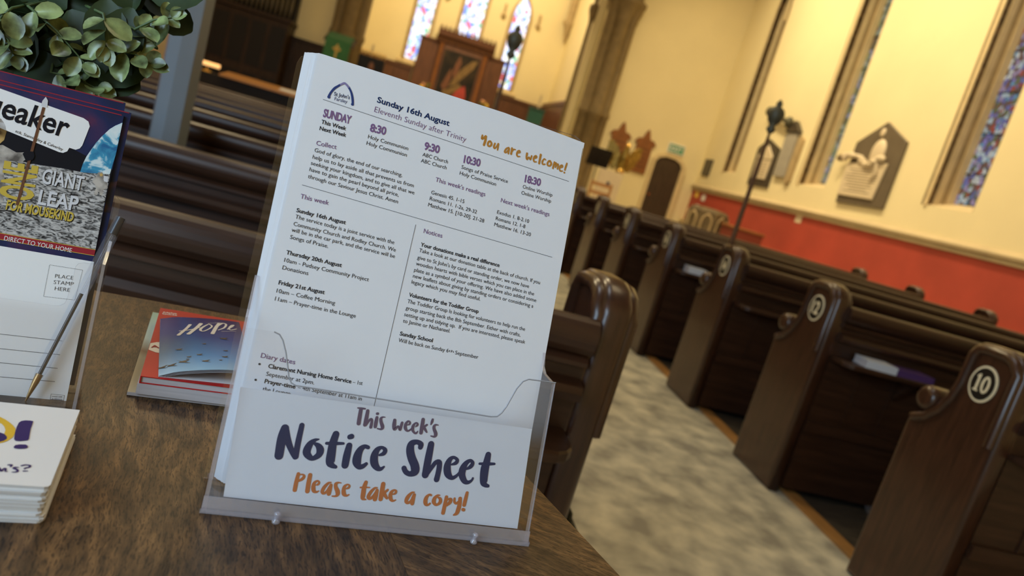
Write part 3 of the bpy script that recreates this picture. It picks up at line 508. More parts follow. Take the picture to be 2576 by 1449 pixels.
PG= {'bang': [(-26.8, 49.8), (-28.0, 57.3), (-28.8, 65.6), (-28.9, 71.4), (-28.1, 73.9), (-26.2, 75.3), (-24.0, 75.6), (-22.1, 75.2), (-21.7, 70.8), (-21.4, 65.0), (-20.7, 58.9), (-19.8, 51.9), (-20.0, 50.0), (-23.3, 48.2), (-25.6, 48.1)], 'bdot': [(-25.1, 40.6), (-24.8, 43.0), (-22.9, 44.2), (-20.0, 44.6), (-18.6, 43.2), (-18.3, 41.0), (-19.5, 39.7), (-22.2, 38.8), (-24.4, 39.2)], 'ring': [(-42.7, 78.0), (-39.8, 76.9), (-36.6, 74.2), (-33.6, 70.8), (-31.1, 67.3), (-28.9, 63.2), (-28.0, 57.3), (-28.0, 52.3), (-29.5, 47.6), (-31.1, 45.2), (-34.5, 42.4), (-35.8, 47.9), (-33.9, 50.5), (-33.0, 56.1), (-33.4, 60.5), (-34.9, 64.7), (-37.0, 68.2), (-40.9, 70.2)], 'blob': [(-38.0, 57.7), (-35.3, 56.7), (-32.9, 55.3), (-30.9, 52.2), (-30.4, 49.6), (-31.4, 46.7), (-34.8, 43.4)], 'nsq': [[(-26.6, 16.2, 0.6), (-24.9, 12.8, 0.6), (-24.5, 15.6, 0.4), (-23.7, 16.0, 0.63), (-23.1, 13.1, 0.4), (-22.4, 12.9, 0.4)], [(-23.2, 20.1, 0.6), (-21.8, 20.3, 0.63), (-21.8, 18.2, 0.45)], [(-18.2, 18.1, 0.4), (-19.5, 18.0, 0.63), (-19.9, 16.9, 0.8), (-17.9, 15.1, 0.63), (-18.0, 13.2, 0.63), (-19.8, 12.7, 0.4)], [(-17.0, 20.2, 0.6), (-15.4, 21.4, 0.63), (-13.3, 21.0, 0.63), (-13.2, 19.4, 0.6), (-14.9, 17.7, 0.6), (-15.0, 16.9, 0.4)], [(-14.9, 14.6, 0.6), (-13.3, 14.9, 0.45)]], 'hope': [[(24.6, 116.7, 2.86), (21.9, 107.4, 2.6), (18.2, 96.8, 2.79), (14.4, 86.8, 3.05)], [(34.1, 121.0, 3.49), (30.5, 110.0, 3.31), (25.9, 97.8, 3.23), (22.6, 89.8, 3.49)], [(15.5, 97.8, 1.34), (23.9, 101.4, 1.52), (32.6, 109.1, 1.08)], [(39.9, 119.5, 1.34), (34.8, 109.6, 2.15), (32.8, 101.8, 2.24), (35.1, 98.3, 1.52), (40.5, 106.3, 1.52), (43.4, 115.6, 1.52), (40.8, 121.5, 1.34)], [(50.3, 125.8, 2.86), (46.9, 112.5, 3.23), (42.7, 92.6, 3.42)], [(48.2, 115.4, 1.26), (53.3, 127.1, 2.24), (56.6, 125.0, 1.97), (54.0, 113.2, 1.79), (48.4, 104.6, 1.08)], [(56.8, 109.7, 1.34), (61.1, 118.6, 1.52), (63.9, 125.8, 1.26), (61.4, 123.5, 1.52), (58.5, 114.0, 1.52), (59.7, 108.6, 1.34), (65.3, 114.5, 1.08)], [(51.1, 101.6, 0.63), (64.0, 106.5, 0.45)]], 'htxt': [(40.8, 122.8), (52.7, 128.5)], 'birds': [(14.3, 49.7), (34.2, 63.1), (51.3, 80.3), (21.4, 30.9), (20.3, 25.9), (29.5, 35.5), (50.6, 46.7), (49.0, 30.8), (2.1, 15.3), (8.5, 15.6), (17.1, 20.3), (33.5, 19.9), (45.2, 22.2)], 'alp': [(-2.7, 64.8), (7.6, 65.0), (-3.3, 61.5), (-2.7, 75.2), (8.0, 80.2), (11.3, 55.0)], 'atx': [(0.8, 160.8), (11.6, 159.9)]}
# ------------------------------------------------------------------ the church: shell
XN, XS, YE, YC, YW, HT = -5.8, 6.9, 16.9, 23.0, -2.1, 8.4
def fin(mb, name, org=(0, 0, 0), parent=None): return put(mb, name, Vector(org), parent)
struct(fin(MB().box((XN - .4, YW - .3, -0.2), (XS + .6, YC + .3, 0), 'floor_stone'), 'floor'))
struct(fin(MB().box((XN - .4, YW - .3, HT), (XS + .6, YC + .3, HT + .2), 'ceiling_wood'), 'ceiling'))
# pew platforms of boards with an oak nosing along the aisle
struct(fin(MB().box((1.95, 1.0, 0), (5.3, 8.6, 0.006), 'floor_boards'), 'floor_boards_south')); struct(fin(MB().box((-3.9, 0.9, 0), (0.36, 9.9, 0.006), 'floor_boards'), 'floor_boards_north'))
struct(fin(MB().box((1.885, 1.0, 0), (1.95, 8.6, 0.012), 'nosing_oak'), 'trim_1')); struct(fin(MB().box((0.36, 0.9, 0), (0.415, 9.9, 0.012), 'nosing_oak'), 'trim_2'))
def arch_pts(a, b, spring, apex, n=10):
    """outline of a pointed arch from (a, spring) over the apex to (b, spring)"""
    w = b - a; h = apex - spring; R = (w * w / 4 + h * h) / w; out = []
    for i in range(n + 1):
        z = h * i / n; out.append((a + R - math.sqrt(max(R * R - z * z, 0)), spring + z))
    return out + [(a + b - u, v) for u, v in reversed(out[:-1])]
def pierced(mb, fn, u0, u1, z0, z1, opens, d0, d1, mat):
    """wall in (u, z) with pointed openings (a, b, sill, spring, apex)"""
    P = lambda poly: mb.prism(poly, fn, d0, d1, mat)
    u = u0
    for a, b, sill, spring, apex in sorted(opens):
        if a > u: P([(u, z0), (a, z0), (a, z1), (u, z1)])
        if sill > z0: P([(a, z0), (b, z0), (b, sill), (a, sill)])
        P([(a, apex), (b, apex), (b, z1), (a, z1)]) if apex < z1 else None
        A = arch_pts(a, b, spring, apex); h = len(A) // 2
        P(A[:h + 1] + [(a, apex)]); P(A[h:] + [(b, apex)]); u = b
    if u < u1: P([(u, z0), (u1, z0), (u1, z1), (u, z1)])
    return mb
# south wall with three lancets
SO = [(8.15, 9.10, 1.92, 5.2, 6.6), (11.50, 12.45, 1.92, 5.2, 6.6), (14.98, 15.72, 1.92, 5.2, 6.4)]
m = pierced(MB(), YZ, YW, YE, 0, HT, SO + [(4.8, 5.75, 1.92, 5.2, 6.6)], XS, XS + 0.55, 'cream_wall'); struct(fin(m, 'wall_south'))
m = MB(); m.prism([(2.0, 0.66), (16.87, 0.66), (16.87, 1.40), (2.0, 1.40)], YZ, XS - 0.012, XS - 0.001, 'red_wall'); struct(fin(m, 'trim_3'), 'red painted band along the south wall')
def dado(x, s, y0, y1, nm):
    pr = [(0, 1.39), (0.045, 1.40), (0.05, 1.42), (0.03, 1.445), (0.075, 1.46), (0.085, 1.495), (0.06, 1.52), (0.02, 1.545), (0, 1.56)]
    m = MB(); m.prism(pr, lambda u, v, d: (x + s * u, d, v), y0, y1, 'dado_stone'); struct(fin(m, nm))
dado(XS - 0.001, -1, 2.0, 16.89, 'trim_4')
m = MB(); m.prism([(0, 0.0), (0.05, 0.0), (0.05, 0.60), (0.10, 0.62), (0.10, 0.66), (0, 0.66)], lambda u, v, d: (XS - 0.001 - u, d, v), 2.0, 16.88, 'stone_pale'); struct(fin(m, 'trim_5'))
WN = 0
def window(nm, opening, glass, x, side, band=True):
    a, b, sill, spring, apex = opening; gx = x + side * 0.42; w = MB()
    poly = [(a, sill)] + arch_pts(a, b, spring, apex) + [(b, sill)]
    w.prism(poly, YZ, gx, gx + side * 0.012, glass); o = struct(fin(w, nm, (gx, (a + b) / 2, sill)))
    def ring(d0, d1, off, off2, mat, name):
        R = MB(); P = [(a, sill)] + arch_pts(a, b, spring, apex) + [(b, sill)]; n = len(P); c = (a + b) / 2
        def sc(p, k): dx = p[0] - c; return (p[0] - math.copysign(min(k, abs(dx)), dx), p[1] - (k * 0.7 if p[1] > spring else 0))
        I = [sc(p, off2) for p in P]; Oo = [sc(p, off) for p in P]
        for i in range(1 if d0 < 0 else 0, n - 1):
            q = [Oo[i], Oo[i + 1], I[i + 1], I[i]]; vs = [(x + side * d, u, v) for d in (d0, d1) for u, v in q]
            R.add(vs, [(0, 1, 2, 3), (7, 6, 5, 4), (0, 4, 5, 1), (1, 5, 6, 2), (2, 6, 7, 3), (3, 7, 4, 0)], mat)
        e = put(R, name, Vector((gx, c, sill)), o); return e
    ring(0.02, 0.13, -0.002, 0.03, 'carved_stone', 'carved_band'); ring(0.15, 0.235, -0.002, 0.055, 'stone_pale', 'jamb_moulding'); ring(0.255, 0.30, -0.002, 0.05, 'stone', 'jamb_moulding'); ring(0.31, 0.42, -0.002, 0.085, 'stone_pale', 'window_frame')
    ring(-0.022, 0.0, -0.13, -0.075, 'stone_pale', 'hood_moulding')
    s = MB(); s.prism([(0.004, sill + 0.002), (0.42, sill + 0.13), (0.42, sill + 0.002)], lambda u, v, d: (x + side * u, d, v), a + 0.003, b - 0.003, 'stone_pale'); put(s, 'window_sill', Vector((gx, (a + b) / 2, sill)), o)
    r = random.Random(int(a * 10)); B = MB()
    if band:
        for k in range(34):
            z = sill + 0.12 + k * 0.115
            for u in (b - 0.018, a + 0.018): B.ball((x + side * 0.075, u, z), (0.045, 0.03, 0.038), 'carved_stone', 8, 5)
        put(B, 'carved_flowers', Vector((gx, (a + b) / 2, sill)), o)
    bar = MB()
    for z in [sill + 0.55 * k for k in range(1, 8)]: bar.box((gx - side * 0.012, a + 0.08, z - 0.008), (gx - side * 0.002, b - 0.08, z + 0.008), 'black_wood')
    put(bar, 'glazing_bar', Vector((gx, (a + b) / 2, sill)), o)
window('window_1', SO[0], 'glass_south', XS, 1); window('window_2', SO[1], 'glass_green', XS, 1); window('window_3', SO[2], 'glass_green', XS, 1); window('window_4', (4.8, 5.75, 1.92, 5.2, 6.6), 'glass_south', XS, 1)
# north wall and west wall
struct(fin(MB().box((XN - 0.3, YW, 0), (XN, YE, HT), 'cream_wall'), 'wall_north'))
m = MB(); m.prism([(2.0, 0.02), (16.87, 0.02), (16.87, 1.40), (2.0, 1.40)], YZ, XN + 0.001, XN + 0.012, 'red_wall'); struct(fin(m, 'trim_6'), 'red painted band along the north wall'); dado(XN + 0.001, 1, 2.0, 16.88, 'trim_7')
struct(fin(MB().box((XN - 0.3, YW - 0.3, 0), (XS + 0.55, YW, HT), 'cream_wall'), 'wall_west'))
# nave east wall with the chancel arch
AX0, AX1 = -1.40, 3.62
m = MB(); pierced(m, XZ, XN, XS + 0.5, 0, HT, [(AX0, AX1, -0.1, 4.9, 8.2)], YE, YE + 0.45, 'cream_wall'); struct(fin(m, 'wall_east'))
# chancel
struct(fin(MB().box((-2.6, YE + 0.45, 0), (-2.3, YC, HT), 'cream_wall'), 'wall_chancel_north')); struct(fin(MB().box((3.95, YE + 0.45, 0), (4.25, YC, HT), 'cream_wall'), 'wall_chancel_south'))
EO = [(-0.72, 0.0, 2.80, 4.85, 5.60), (0.62, 1.45, 2.80, 5.6, 6.7), (2.10, 2.78, 2.80, 4.85, 5.60)]
m = pierced(MB(), XZ, -2.6, 4.25, 0, HT, EO, YC, YC + 0.5, 'cream_wall'); struct(fin(m, 'wall_chancel_east'))
for i, (a, b, sill, spring, apex) in enumerate(EO):
    gy = YC + 0.16; w = MB(); P = [(a, sill)] + arch_pts(a, b, spring, apex) + [(b, sill)]; w.prism(P, XZ, gy, gy + 0.012, 'glass_east'); o = struct(fin(w, 'window_%d' % (5 + i), ((a + b) / 2, gy, sill)))
    R = MB(); n = len(P); c = (a + b) / 2
    for (d0, d1, k0, k1, mt) in ((-0.06, 0.0, -0.10, -0.02, 'stone'), (0.0, 0.10, 0.0, 0.035, 'stone'), (0.10, 0.16, 0.0, 0.02, 'stone_pale')):
        sc = lambda p, k: (p[0] - math.copysign(min(k, abs(p[0] - c)), p[0] - c), p[1] - (k * 0.8 if p[1] > spring else 0))
        for j in range(n - 1):
            q4 = [sc(P[j], k0), sc(P[j + 1], k0), sc(P[j + 1], k1), sc(P[j], k1)]; vs = [(u, YC + d, v) for d in (d0, d1) for u, v in q4]
            R.add(vs, [(0, 1, 2, 3), (7, 6, 5, 4), (0, 4, 5, 1), (1, 5, 6, 2), (2, 6, 7, 3), (3, 7, 4, 0)], mt)
    for u in (a - 0.20, b + 0.20):
        if apex < 6 : R.tube([(u, YC - 0.05, spring + 0.32), (u, YC - 0.05, spring + 0.05)], 0.03, 'stone', 8); R.ball((u, YC - 0.06, spring - 0.02), 0.075, 'stone', 10, 7)
    put(R, 'window_frame', Vector(((a + b) / 2, gy, sill)), o)
    S = MB(); S.prism([(-0.10, sill - 0.16), (-0.10, sill - 0.10), (0.14, sill + 0.02), (0.14, sill - 0.16)], lambda u, v, d: (d, YC + u, v), a - 0.10, b + 0.10, 'stone_pale'); put(S, 'window_sill', Vector(((a + b) / 2, gy, sill)), o)
# arch responds: clustered shafts with capitals
def respond(x, s, nm):
    m = MB(); zc0, zc1 = 4.45, 4.95
    for dx, dy, r in ((0.10, -0.13, 0.13), (0.33, -0.22, 0.17), (0.56, -0.13, 0.12)):
        cx = x + s * dx; cy = YE + dy
        m.lathe([(r * 1.5, 0), (r * 1.5, 0.35), (r * 1.2, 0.42), (r, 0.5), (r, 2.32), (r * 1.22, 2.35), (r * 1.22, 2.44), (r, 2.48), (r, zc0), (r * 1.15, zc0 + 0.05), (r * 1.1, zc0 + 0.12), (r * 1.7, zc1 - 0.12), (r * 1.9, zc1 - 0.08), (r * 1.9, zc1), (r * 1.2, zc1 + 0.03), (r, zc1 + 0.1), (r, 6.6)], 'stone_dark', (cx, cy, 0), 14)
    m.box((x - s * 0.02, YE - 0.10, 0), (x + s * 0.68, YE - 0.001, 6.6), 'stone_dark')
    struct(fin(m, nm, (x + s * 0.3, YE - 0.2, 0)), 'clustered stone shafts carrying the chancel arch')
respond(3.64, 1, 'trim_8'); respond(-1.40, -1, 'trim_9')
m = MB(); m.lathe([(0.045, 0), (0.045, 4.3), (0.06, 4.4), (0.12, 4.6), (0.12, 4.7), (0.05, 4.75), (0.05, 6.6)], 'stone_dark', (3.38, YE + 0.32, 0), 10); m.box((3.45, YE + 0.2, 0), (3.61, YE + 0.44, 4.9), 'cream_wall'); struct(fin(m, 'trim_10', (3.5, YE + 0.3, 0)))
for x in (3.86, -2.2):
    m = MB(); m.lathe([(0.01, 4.55), (0.09, 4.80), (0.13, 5.02), (0.20, 5.12), (0.20, 5.22), (0.13, 5.25), (0.13, 8.3)], 'stone', (x, YC - 0.22, 0), 10); struct(fin(m, 'trim_%d' % (11 if x > 0 else 12), (x, YC - 0.22, 5)))
# chancel panelling
m = MB()
for x0, x1 in ((-2.28, -0.32), (2.36, 3.93)):
    m.box((x0, YC - 0.09, 0), (x1, YC - 0.012, 2.52), 'reredos_wood'); m.box((x0, YC - 0.14, 2.52), (x1, YC - 0.012, 2.60), 'reredos_wood')
    n = int((x1 - x0) / 0.42)
    for k in range(n + 1): u = x0 + (x1 - x0) * k / n; m.box((max(x0, u - 0.03), YC - 0.115, 0), (min(x1, u + 0.03), YC - 0.09, 2.52), 'reredos_wood')
struct(fin(m, 'trim_13', (0, YC - 0.1, 0)), 'dark panelling along the chancel east wall')
m = MB(); m.box((3.80, YE + 0.6, 0), (3.94, YC - 0.2, 2.60), 'reredos_wood'); m.box((3.76, YE + 0.6, 2.60), (3.94, YC - 0.2, 2.70), 'reredos_wood'); struct(fin(m, 'trim_14', (3.9, 20, 0)))
# reredos with painting
R0_ = Vector((1.05, YC - 0.2, 0)); rr = thing('reredos', 'tall dark wooden altar screen with a cornice under the middle chancel window', 'altar screen', R0_)
m = MB(); m.box((-0.28, YC - 0.16, 0), (0.28, YC - 0.02, 3.50), 'reredos_wood', 0.02); m.box((-0.33, YC - 0.2, 3.50), (0.30, YC - 0.02, 3.56), 'reredos_wood'); put(m, 'side_panel', R0_, rr)
m = MB(); m.box((1.80, YC - 0.16, 0), (2.32, YC - 0.02, 3.50), 'reredos_wood', 0.02); m.box((1.79, YC - 0.2, 3.50), (2.37, YC - 0.02, 3.56), 'reredos_wood'); put(m, 'side_panel', R0_, rr)
m = MB(); m.box((0.28, YC - 0.22, 0), (1.80, YC - 0.02, 3.60), 'reredos_wood')
for u in (0.36, 1.70): m.lathe([(0.07, 0.9), (0.07, 1.0), (0.05, 1.05), (0.05, 3.4), (0.08, 3.5)], 'board_wood', (u, YC - 0.24, 0), 10)
put(m, 'centre_panel', R0_, rr)
m = MB(); m.prism([(0, 3.52), (0.10, 3.54), (0.14, 3.66), (0.22, 3.72), (0.24, 3.88), (0.0, 3.90)], lambda u, v, d: (d, YC - 0.16 - u, v), 0.17, 1.91, 'reredos_wood')
for k in range(14): u = 0.22 + k * 0.126; m.lathe([(0.03, 3.88), (0.045, 3.93), (0.02, 3.98), (0.005, 4.02)], 'reredos_wood', (u, YC - 0.34, 0), 6)
put(m, 'cornice', R0_, rr)
py = YC - 0.245; pt = thing('painting', 'dark altar painting with a red robed shape inside the altar screen', 'painting', (1.05, py, 2.0)); pg = Vector((1.05, py, 2.0))
put(MB().box((0.44, py, 1.55), (1.62, py + 0.02, 3.42), 'reredos_wood', 0.006), 'frame', pg, pt)
m = MB(); m.box((0.49, py - 0.006, 1.60), (1.57, py, 3.37), 'painting_dark'); fp = lambda d: (lambda u, v: (u, py - d, v))
m.poly([(1.05, 2.45), (1.2, 2.7), (1.45, 3.05), (1.52, 3.3), (1.35, 3.25), (1.15, 3.0), (0.98, 2.75), (0.85, 2.35)], fp(0.008), 'painting_ochre'); m.poly([(0.85, 2.75), (0.9, 3.1), (0.98, 3.3), (1.06, 3.1), (1.02, 2.8), (0.95, 2.6)], fp(0.009), 'painting_flesh'); m.poly([(0.62, 2.3), (0.7, 2.6), (0.8, 2.9), (0.86, 2.6), (0.84, 2.35), (0.72, 2.2)], fp(0.009), 'painting_flesh')
m.poly([(1.02, 1.7), (1.0, 2.05), (1.12, 2.35), (1.32, 2.5), (1.42, 2.2), (1.36, 1.85), (1.25, 1.65)], fp(0.010), 'painting_red'); m.poly([(0.72, 2.02), (0.95, 2.12), (1.22, 2.42), (1.16, 2.52), (0.9, 2.32), (0.7, 2.2)], fp(0.011), 'painting_ochre'); put(m, 'canvas', pg, pt)
al = thing('altar', 'altar table with a white cloth in front of the altar screen', 'altar', (1.05, YC - 0.75, 0)); ao = Vector((1.05, YC - 0.75, 0))
put(MB().box((-0.1, YC - 1.05, 0.0), (2.2, YC - 0.45, 1.0), 'reredos_wood', 0.01), 'body', ao, al); put(MB().box((-0.14, YC - 1.08, 1.0), (2.24, YC - 0.42, 1.03), 'card_stock', 0.008), 'cloth', ao, al)
for k, (x, lab) in enumerate(((0.16, 'left'), (1.95, 'right'))):
    org = Vector((x, YC - 0.45, 1.03)); org.y = YC - 0.62; v = thing('flower_vase', 'yellow and pink flowers in a tall vase at the %s side of the altar screen' % lab, 'flowers', org); r = random.Random(k)
    put(MB().lathe([(0.07, 0), (0.09, 0.02), (0.03, 0.08), (0.025, 0.6), (0.06, 0.75), (0.09, 0.9), (0.08, 0.95)], 'brass', tuple(org), 14), 'vase', org, v); F = MB()
    for i in range(16): a = r.uniform(0, 6.28); F.ball((org.x + r.uniform(0, .16) * cos(a), org.y + 0.08 * sin(a), org.z + r.uniform(0.98, 1.2)), r.uniform(0.03, 0.055), r.choice(['flower_yellow', 'flower_yellow', 'flower_pink', 'foliage']), 8, 5)
    put(F, 'blooms', org, v)
# ------------------------------------------------------------------ pews
ENDP = [(0.0, 0.0), (0.35, 0.0), (0.35, 0.575), (0.342, 0.598), (0.325, 0.612), (0.30, 0.62), (0.272, 0.642), (0.248, 0.675), (0.228, 0.715), (0.216, 0.76), (0.214, 0.855), (0.206, 0.882), (0.186, 0.897), (0.155, 0.901), (0.072, 0.903), (0.040, 0.893), (0.012, 0.868), (0.0, 0.845)]
DZ = 0.0
def end_panel(x0, x1, name, parent):
    """bench end as seen from the side, thickness x0..x1, local frame of the pew"""
    m = MB(); m.prism(ENDP, YZ, x0, x1, 'pew_end_wood', cham=0.016, soft=4); path = [(u, v - DZ) for u, v in [(0.020, 0.62), (0.020, 0.84), (0.048, 0.872), (0.078, 0.882), (0.152, 0.880), (0.180, 0.874), (0.193, 0.852), (0.195, 0.76), (0.208, 0.705), (0.235, 0.652), (0.275, 0.612), (0.325, 0.590)]]
    for x in (x0, x1): m.tube([(x, u, v) for u, v in path], 0.016, 'pew_end_wood', 8)
    o = m.build(name, parent)
    k = MB(); c = (x0 + x1) / 2; h = (x1 - x0) / 2
    k.lathe([(0.020, c - h - 0.020), (0.030, c - h - 0.020), (0.038, c - h - 0.012), (0.041, c - h), (0.041, c + h), (0.038, c + h + 0.012), (0.030, c + h + 0.020), (0.020, c + h + 0.020)], 'pew_end_wood', (0, 0.292, 0.668 - DZ), 18, 'x'); k.build('knob', o); return o
def drop(m): m.v = [(x, y, z - DZ if z > 0.1 else z) for x, y, z in m.v]; return m
def bench(xl, xr, parent):
    """bench between two ends: rail, back boards, book shelf and seat"""
    m = MB(); m.prism([(-0.016, 0.772), (-0.024, 0.784), (-0.027, 0.797)] + [(0.005 - 0.032 * cos(a), 0.804 + 0.030 * sin(a)) for a in [pi * k / 10 for k in range(11)]] + [(0.036, 0.797), (0.033, 0.784), (0.026, 0.772)], YZ, xl, xr, 'pew_wood'); drop(m).build('top_rail', parent)
    m = MB(); m.box((xl, 0.004, 0.03), (xr, 0.026, 0.78), 'pew_wood'); m.prism([(0.006, 0.742), (-0.012, 0.748), (-0.012, 0.756), (0.006, 0.770)], YZ, xl, xr, 'pew_wood'); m.prism([(0.006, 0.682), (-0.030, 0.690), (-0.034, 0.704), (-0.026, 0.716), (0.006, 0.724)], YZ, xl, xr, 'pew_wood')
    n = max(2, int((xr - xl) / 0.16))
    for k in range(1, n): u = xl + (xr - xl) * k / n; m.box((u - 0.004, -0.002, 0.33), (u + 0.004, 0.006, 0.60), 'pew_wood')
    m.box((xl, -0.012, 0.29), (xr, 0.006, 0.335), 'pew_wood'); m.box((xl, -0.008, 0.03), (xr, 0.006, 0.16), 'pew_wood'); drop(m).build('back_board', parent)
    r = 0.055; S = [(xl, 0.004), (xl, -0.115 + r)] + [(xl + r - r * cos(a), -0.115 + r - r * sin(a)) for a in (0.4, 0.8, 1.2)] + [(xl + r, -0.115), (xr - r, -0.115)] + [(xr - r + r * sin(a), -0.115 + r - r * cos(a)) for a in (0.4, 0.8, 1.2)] + [(xr, -0.115 + r), (xr, 0.004)]
    m = MB(); m.prism(S, XYZ, 0.604, 0.626, 'pew_wood', cham=0.004)
    for u in (xl + 0.35, (xl + xr) / 2, xr - 0.35): m.prism([(-0.085, 0.604), (0.004, 0.604), (0.004, 0.50)], YZ, u - 0.012, u + 0.012, 'pew_wood')
    drop(m).build('book_shelf', parent)
    m = MB(); m.box((xl, 0.026, 0.415), (xr, 0.395, 0.445), 'pew_wood', 0.006); m.box((xl, 0.33, 0.05), (xr, 0.35, 0.415), 'pew_wood'); m.build('seat', parent)
def plaque(num, parent, x):
    o = MB(); c = (0.120, 0.781); ring = lambda rx, rz, d, mat, n=28: o.prism([(c[0] + rx * cos(2 * pi * k / n), c[1] + rz * sin(2 * pi * k / n)) for k in range(n)], YZ, x - d, x + 0.001, mat)
    ring(0.050, 0.056, 0.003, 'cream_paint'); ring(0.043, 0.049, 0.0045, 'plaque_black')
    s = 0.038; fn = lambda u, v: (x - 0.0052, c[0] - u, c[1] + v)
    if num == '10':
        o.poly([(-0.027, -0.026), (-0.007, -0.026), (-0.007, -0.022), (-0.0125, -0.021), (-0.0125, 0.027), (-0.018, 0.027), (-0.026, 0.020), (-0.026, 0.016), (-0.0215, 0.017), (-0.0215, -0.021), (-0.027, -0.022)], fn, 'cream_paint')
        n = 20; E = [(0.012 + 0.0155 * cos(2 * pi * k / n), 0.0005 + 0.0265 * sin(2 * pi * k / n)) for k in range(n)]; I = [(0.012 + 0.0065 * cos(2 * pi * k / n), 0.0005 + 0.0195 * sin(2 * pi * k / n)) for k in range(n)]
        o.add([fn(*p) for p in E + I], [(k, (k + 1) % n, n + (k + 1) % n, n + k) for k in range(n)], 'cream_paint')
    else: put_text(o, num, (-0.026, -0.024), (0.026, -0.024), 0.050, fn, 'cream_paint', 0.03)
    return o.build('number_plaque', parent)
PITCH = 0.915; RX = 1.805; XWALL = 5.15
rlab = ['dark wooden pew right of the aisle with an oval number 10 plaque', 'dark wooden pew right of the aisle with an oval number 12 plaque', 'pew right of the aisle with the tall staff standing at its end', 'pew next beyond the one with the staff, white papers on its shelf', 'pew right of the aisle, second beyond the one with the staff', 'pew right of the aisle, third beyond the one with the staff', 'pew right of the aisle farthest forward, beside the music stand']
GR = 'pews right of the aisle'; GL = 'pews left of the aisle'
first = None
for k in range(7):
    y = 1.71 + PITCH * k; loc = (RX + 0.03, y, 0.0)
    if first is None:
        r = thing('pew', rlab[0], 'pew', loc, 0, GR); e = end_panel(-0.03, 0.03, 'end_panel', r); end_panel(XWALL - RX - 0.06, XWALL - RX, 'end_panel', r); bench(0.03, XWALL - RX - 0.06, r); first = r
    else: r = copy_tree(first); r.location = loc; r['label'] = rlab[k]
    rights = r
rows = [o for o in bpy.data.objects if o.parent is None and o.get('group') == GR]
for k, r in enumerate(sorted(rows, key=lambda o: o.location.y)):
    e = [c for c in kids(r) if c.name.startswith('end_panel') and min(v.co.x for v in c.data.vertices) < 0.5][0]
    plaque(str(10 + 2 * k), e, -0.03)
llab = ['dark pew just behind the table, its rounded end beside the tall holder', 'pew left of the aisle, second back from the table', 'pew left of the aisle right beyond the blue grey pillar'] + ['pew left of the aisle, %s row beyond the blue grey pillar' % s for s in ('second', 'third', 'fourth', 'fifth', 'sixth', 'seventh')]
lf = None; XL = 0.462; DZ = 0.03
ENDP = [(u, v - DZ if v > 0.1 else v) for u, v in ENDP]
for k in range(9):
    y = 1.195 + PITCH * k; loc = (XL - 0.03, y, 0.0)
    if lf is None:
        lf = thing('pew', llab[0], 'pew', loc, 0, GL); end_panel(-0.03, 0.03, 'end_panel', lf); end_panel(-4.2, -4.14, 'end_panel', lf); bench(-4.14, -0.03, lf)
    else: r = copy_tree(lf); r.location = loc; r['label'] = llab[k]
# books and papers on the shelves
sh = 0.6265
def shelf_book(name, x, y, w, d, h, mat, label, cat, rot=0.0, grp=None, z=sh):
    m = MB(); m.box((-w / 2, -d / 2, 0.002), (w / 2, d / 2, h - 0.002), 'book_pages'); m.box((-w / 2 - 0.003, -d / 2 - 0.002, 0), (w / 2 + 0.003, d / 2, 0.0022), mat); m.box((-w / 2 - 0.003, -d / 2 - 0.002, h - 0.0022), (w / 2 + 0.003, d / 2, h), mat); m.box((-w / 2 - 0.003, -d / 2 - 0.004, 0), (w / 2 + 0.003, -d / 2 - 0.001, h), mat)
    o = m.build(name, None, (x, y, z)); o.rotation_euler = (0, 0, rot); return tag(o, label, cat, grp)
yb = 1.71 + PITCH
shelf_book('hymn_book', 2.02, yb - 0.06, 0.13, 0.09, 0.030, 'book_white', 'white book lying on the shelf behind the pew numbered 12', 'book', -0.05); shelf_book('hymn_book', 2.175, yb - 0.06, 0.17, 0.09, 0.026, 'book_purple', 'purple book lying on the shelf next to the white one', 'book', 0.04)
r = random.Random(3); m = MB()
for k in range(7):
    c = Vector((2.36 + r.uniform(-.05, .07), yb - 0.06 + r.uniform(-.02, .02), 0)); u = Vector((r.uniform(.03, .06), r.uniform(-.02, .02), 0)); w = Vector((r.uniform(-.02, .02), r.uniform(-.02, .02), r.uniform(.02, .05)))
    m.add([tuple(c - u + Vector((0, 0, .002))), tuple(c + u + Vector((0, 0, .002))), tuple(c + u + w), tuple(c + w * 1.3), tuple(c - u + w)], [(0, 1, 2, 3, 4)], 'film')
tag(fin(m, 'plastic_wrapper', (2.36, yb - 0.06, sh)), 'crumpled clear wrapper on the shelf behind the pew numbered 12', 'wrapper')
shelf_book('service_sheet', 1.985, 1.71 + PITCH * 3 - 0.055, 0.12, 0.09, 0.04, 'book_white', 'white papers on the shelf of the pew beyond the staff', 'papers')
# churchwardens' staves
def staff(x, y, z0, z1, label, arm):
    org = Vector((x, y, z0)); s = thing('staff', label, 'staff', org); m = MB()
    m.tube([(x, y, z0), (x, y, z0 + 0.42), (x, y, z1 - 0.14)], [0.014, 0.012, 0.007], 'staff_wood', 10); put(m, 'pole', org, s)
    m = MB(); m.lathe([(0.012, z1 - 0.15), (0.026, z1 - 0.13), (0.014, z1 - 0.11), (0.034, z1 - 0.085), (0.045, z1 - 0.045), (0.036, z1 - 0.02), (0.014, z1 - 0.005), (0.018, z1 + 0.008), (0.004, z1 + 0.03)], 'dark_metal', (x, y, 0), 14); put(m, 'finial', org, s)
    return s
staff(1.835, 1.71 + PITCH * 2 + 0.20, 0.9045, 1.665, 'tall staff with crown shaped head on a pew end right of the aisle', True)
staff(0.43, 1.195 + PITCH * 3 + 0.13, 0.8745, 1.66, 'tall staff seen against the right hand chancel window', False)
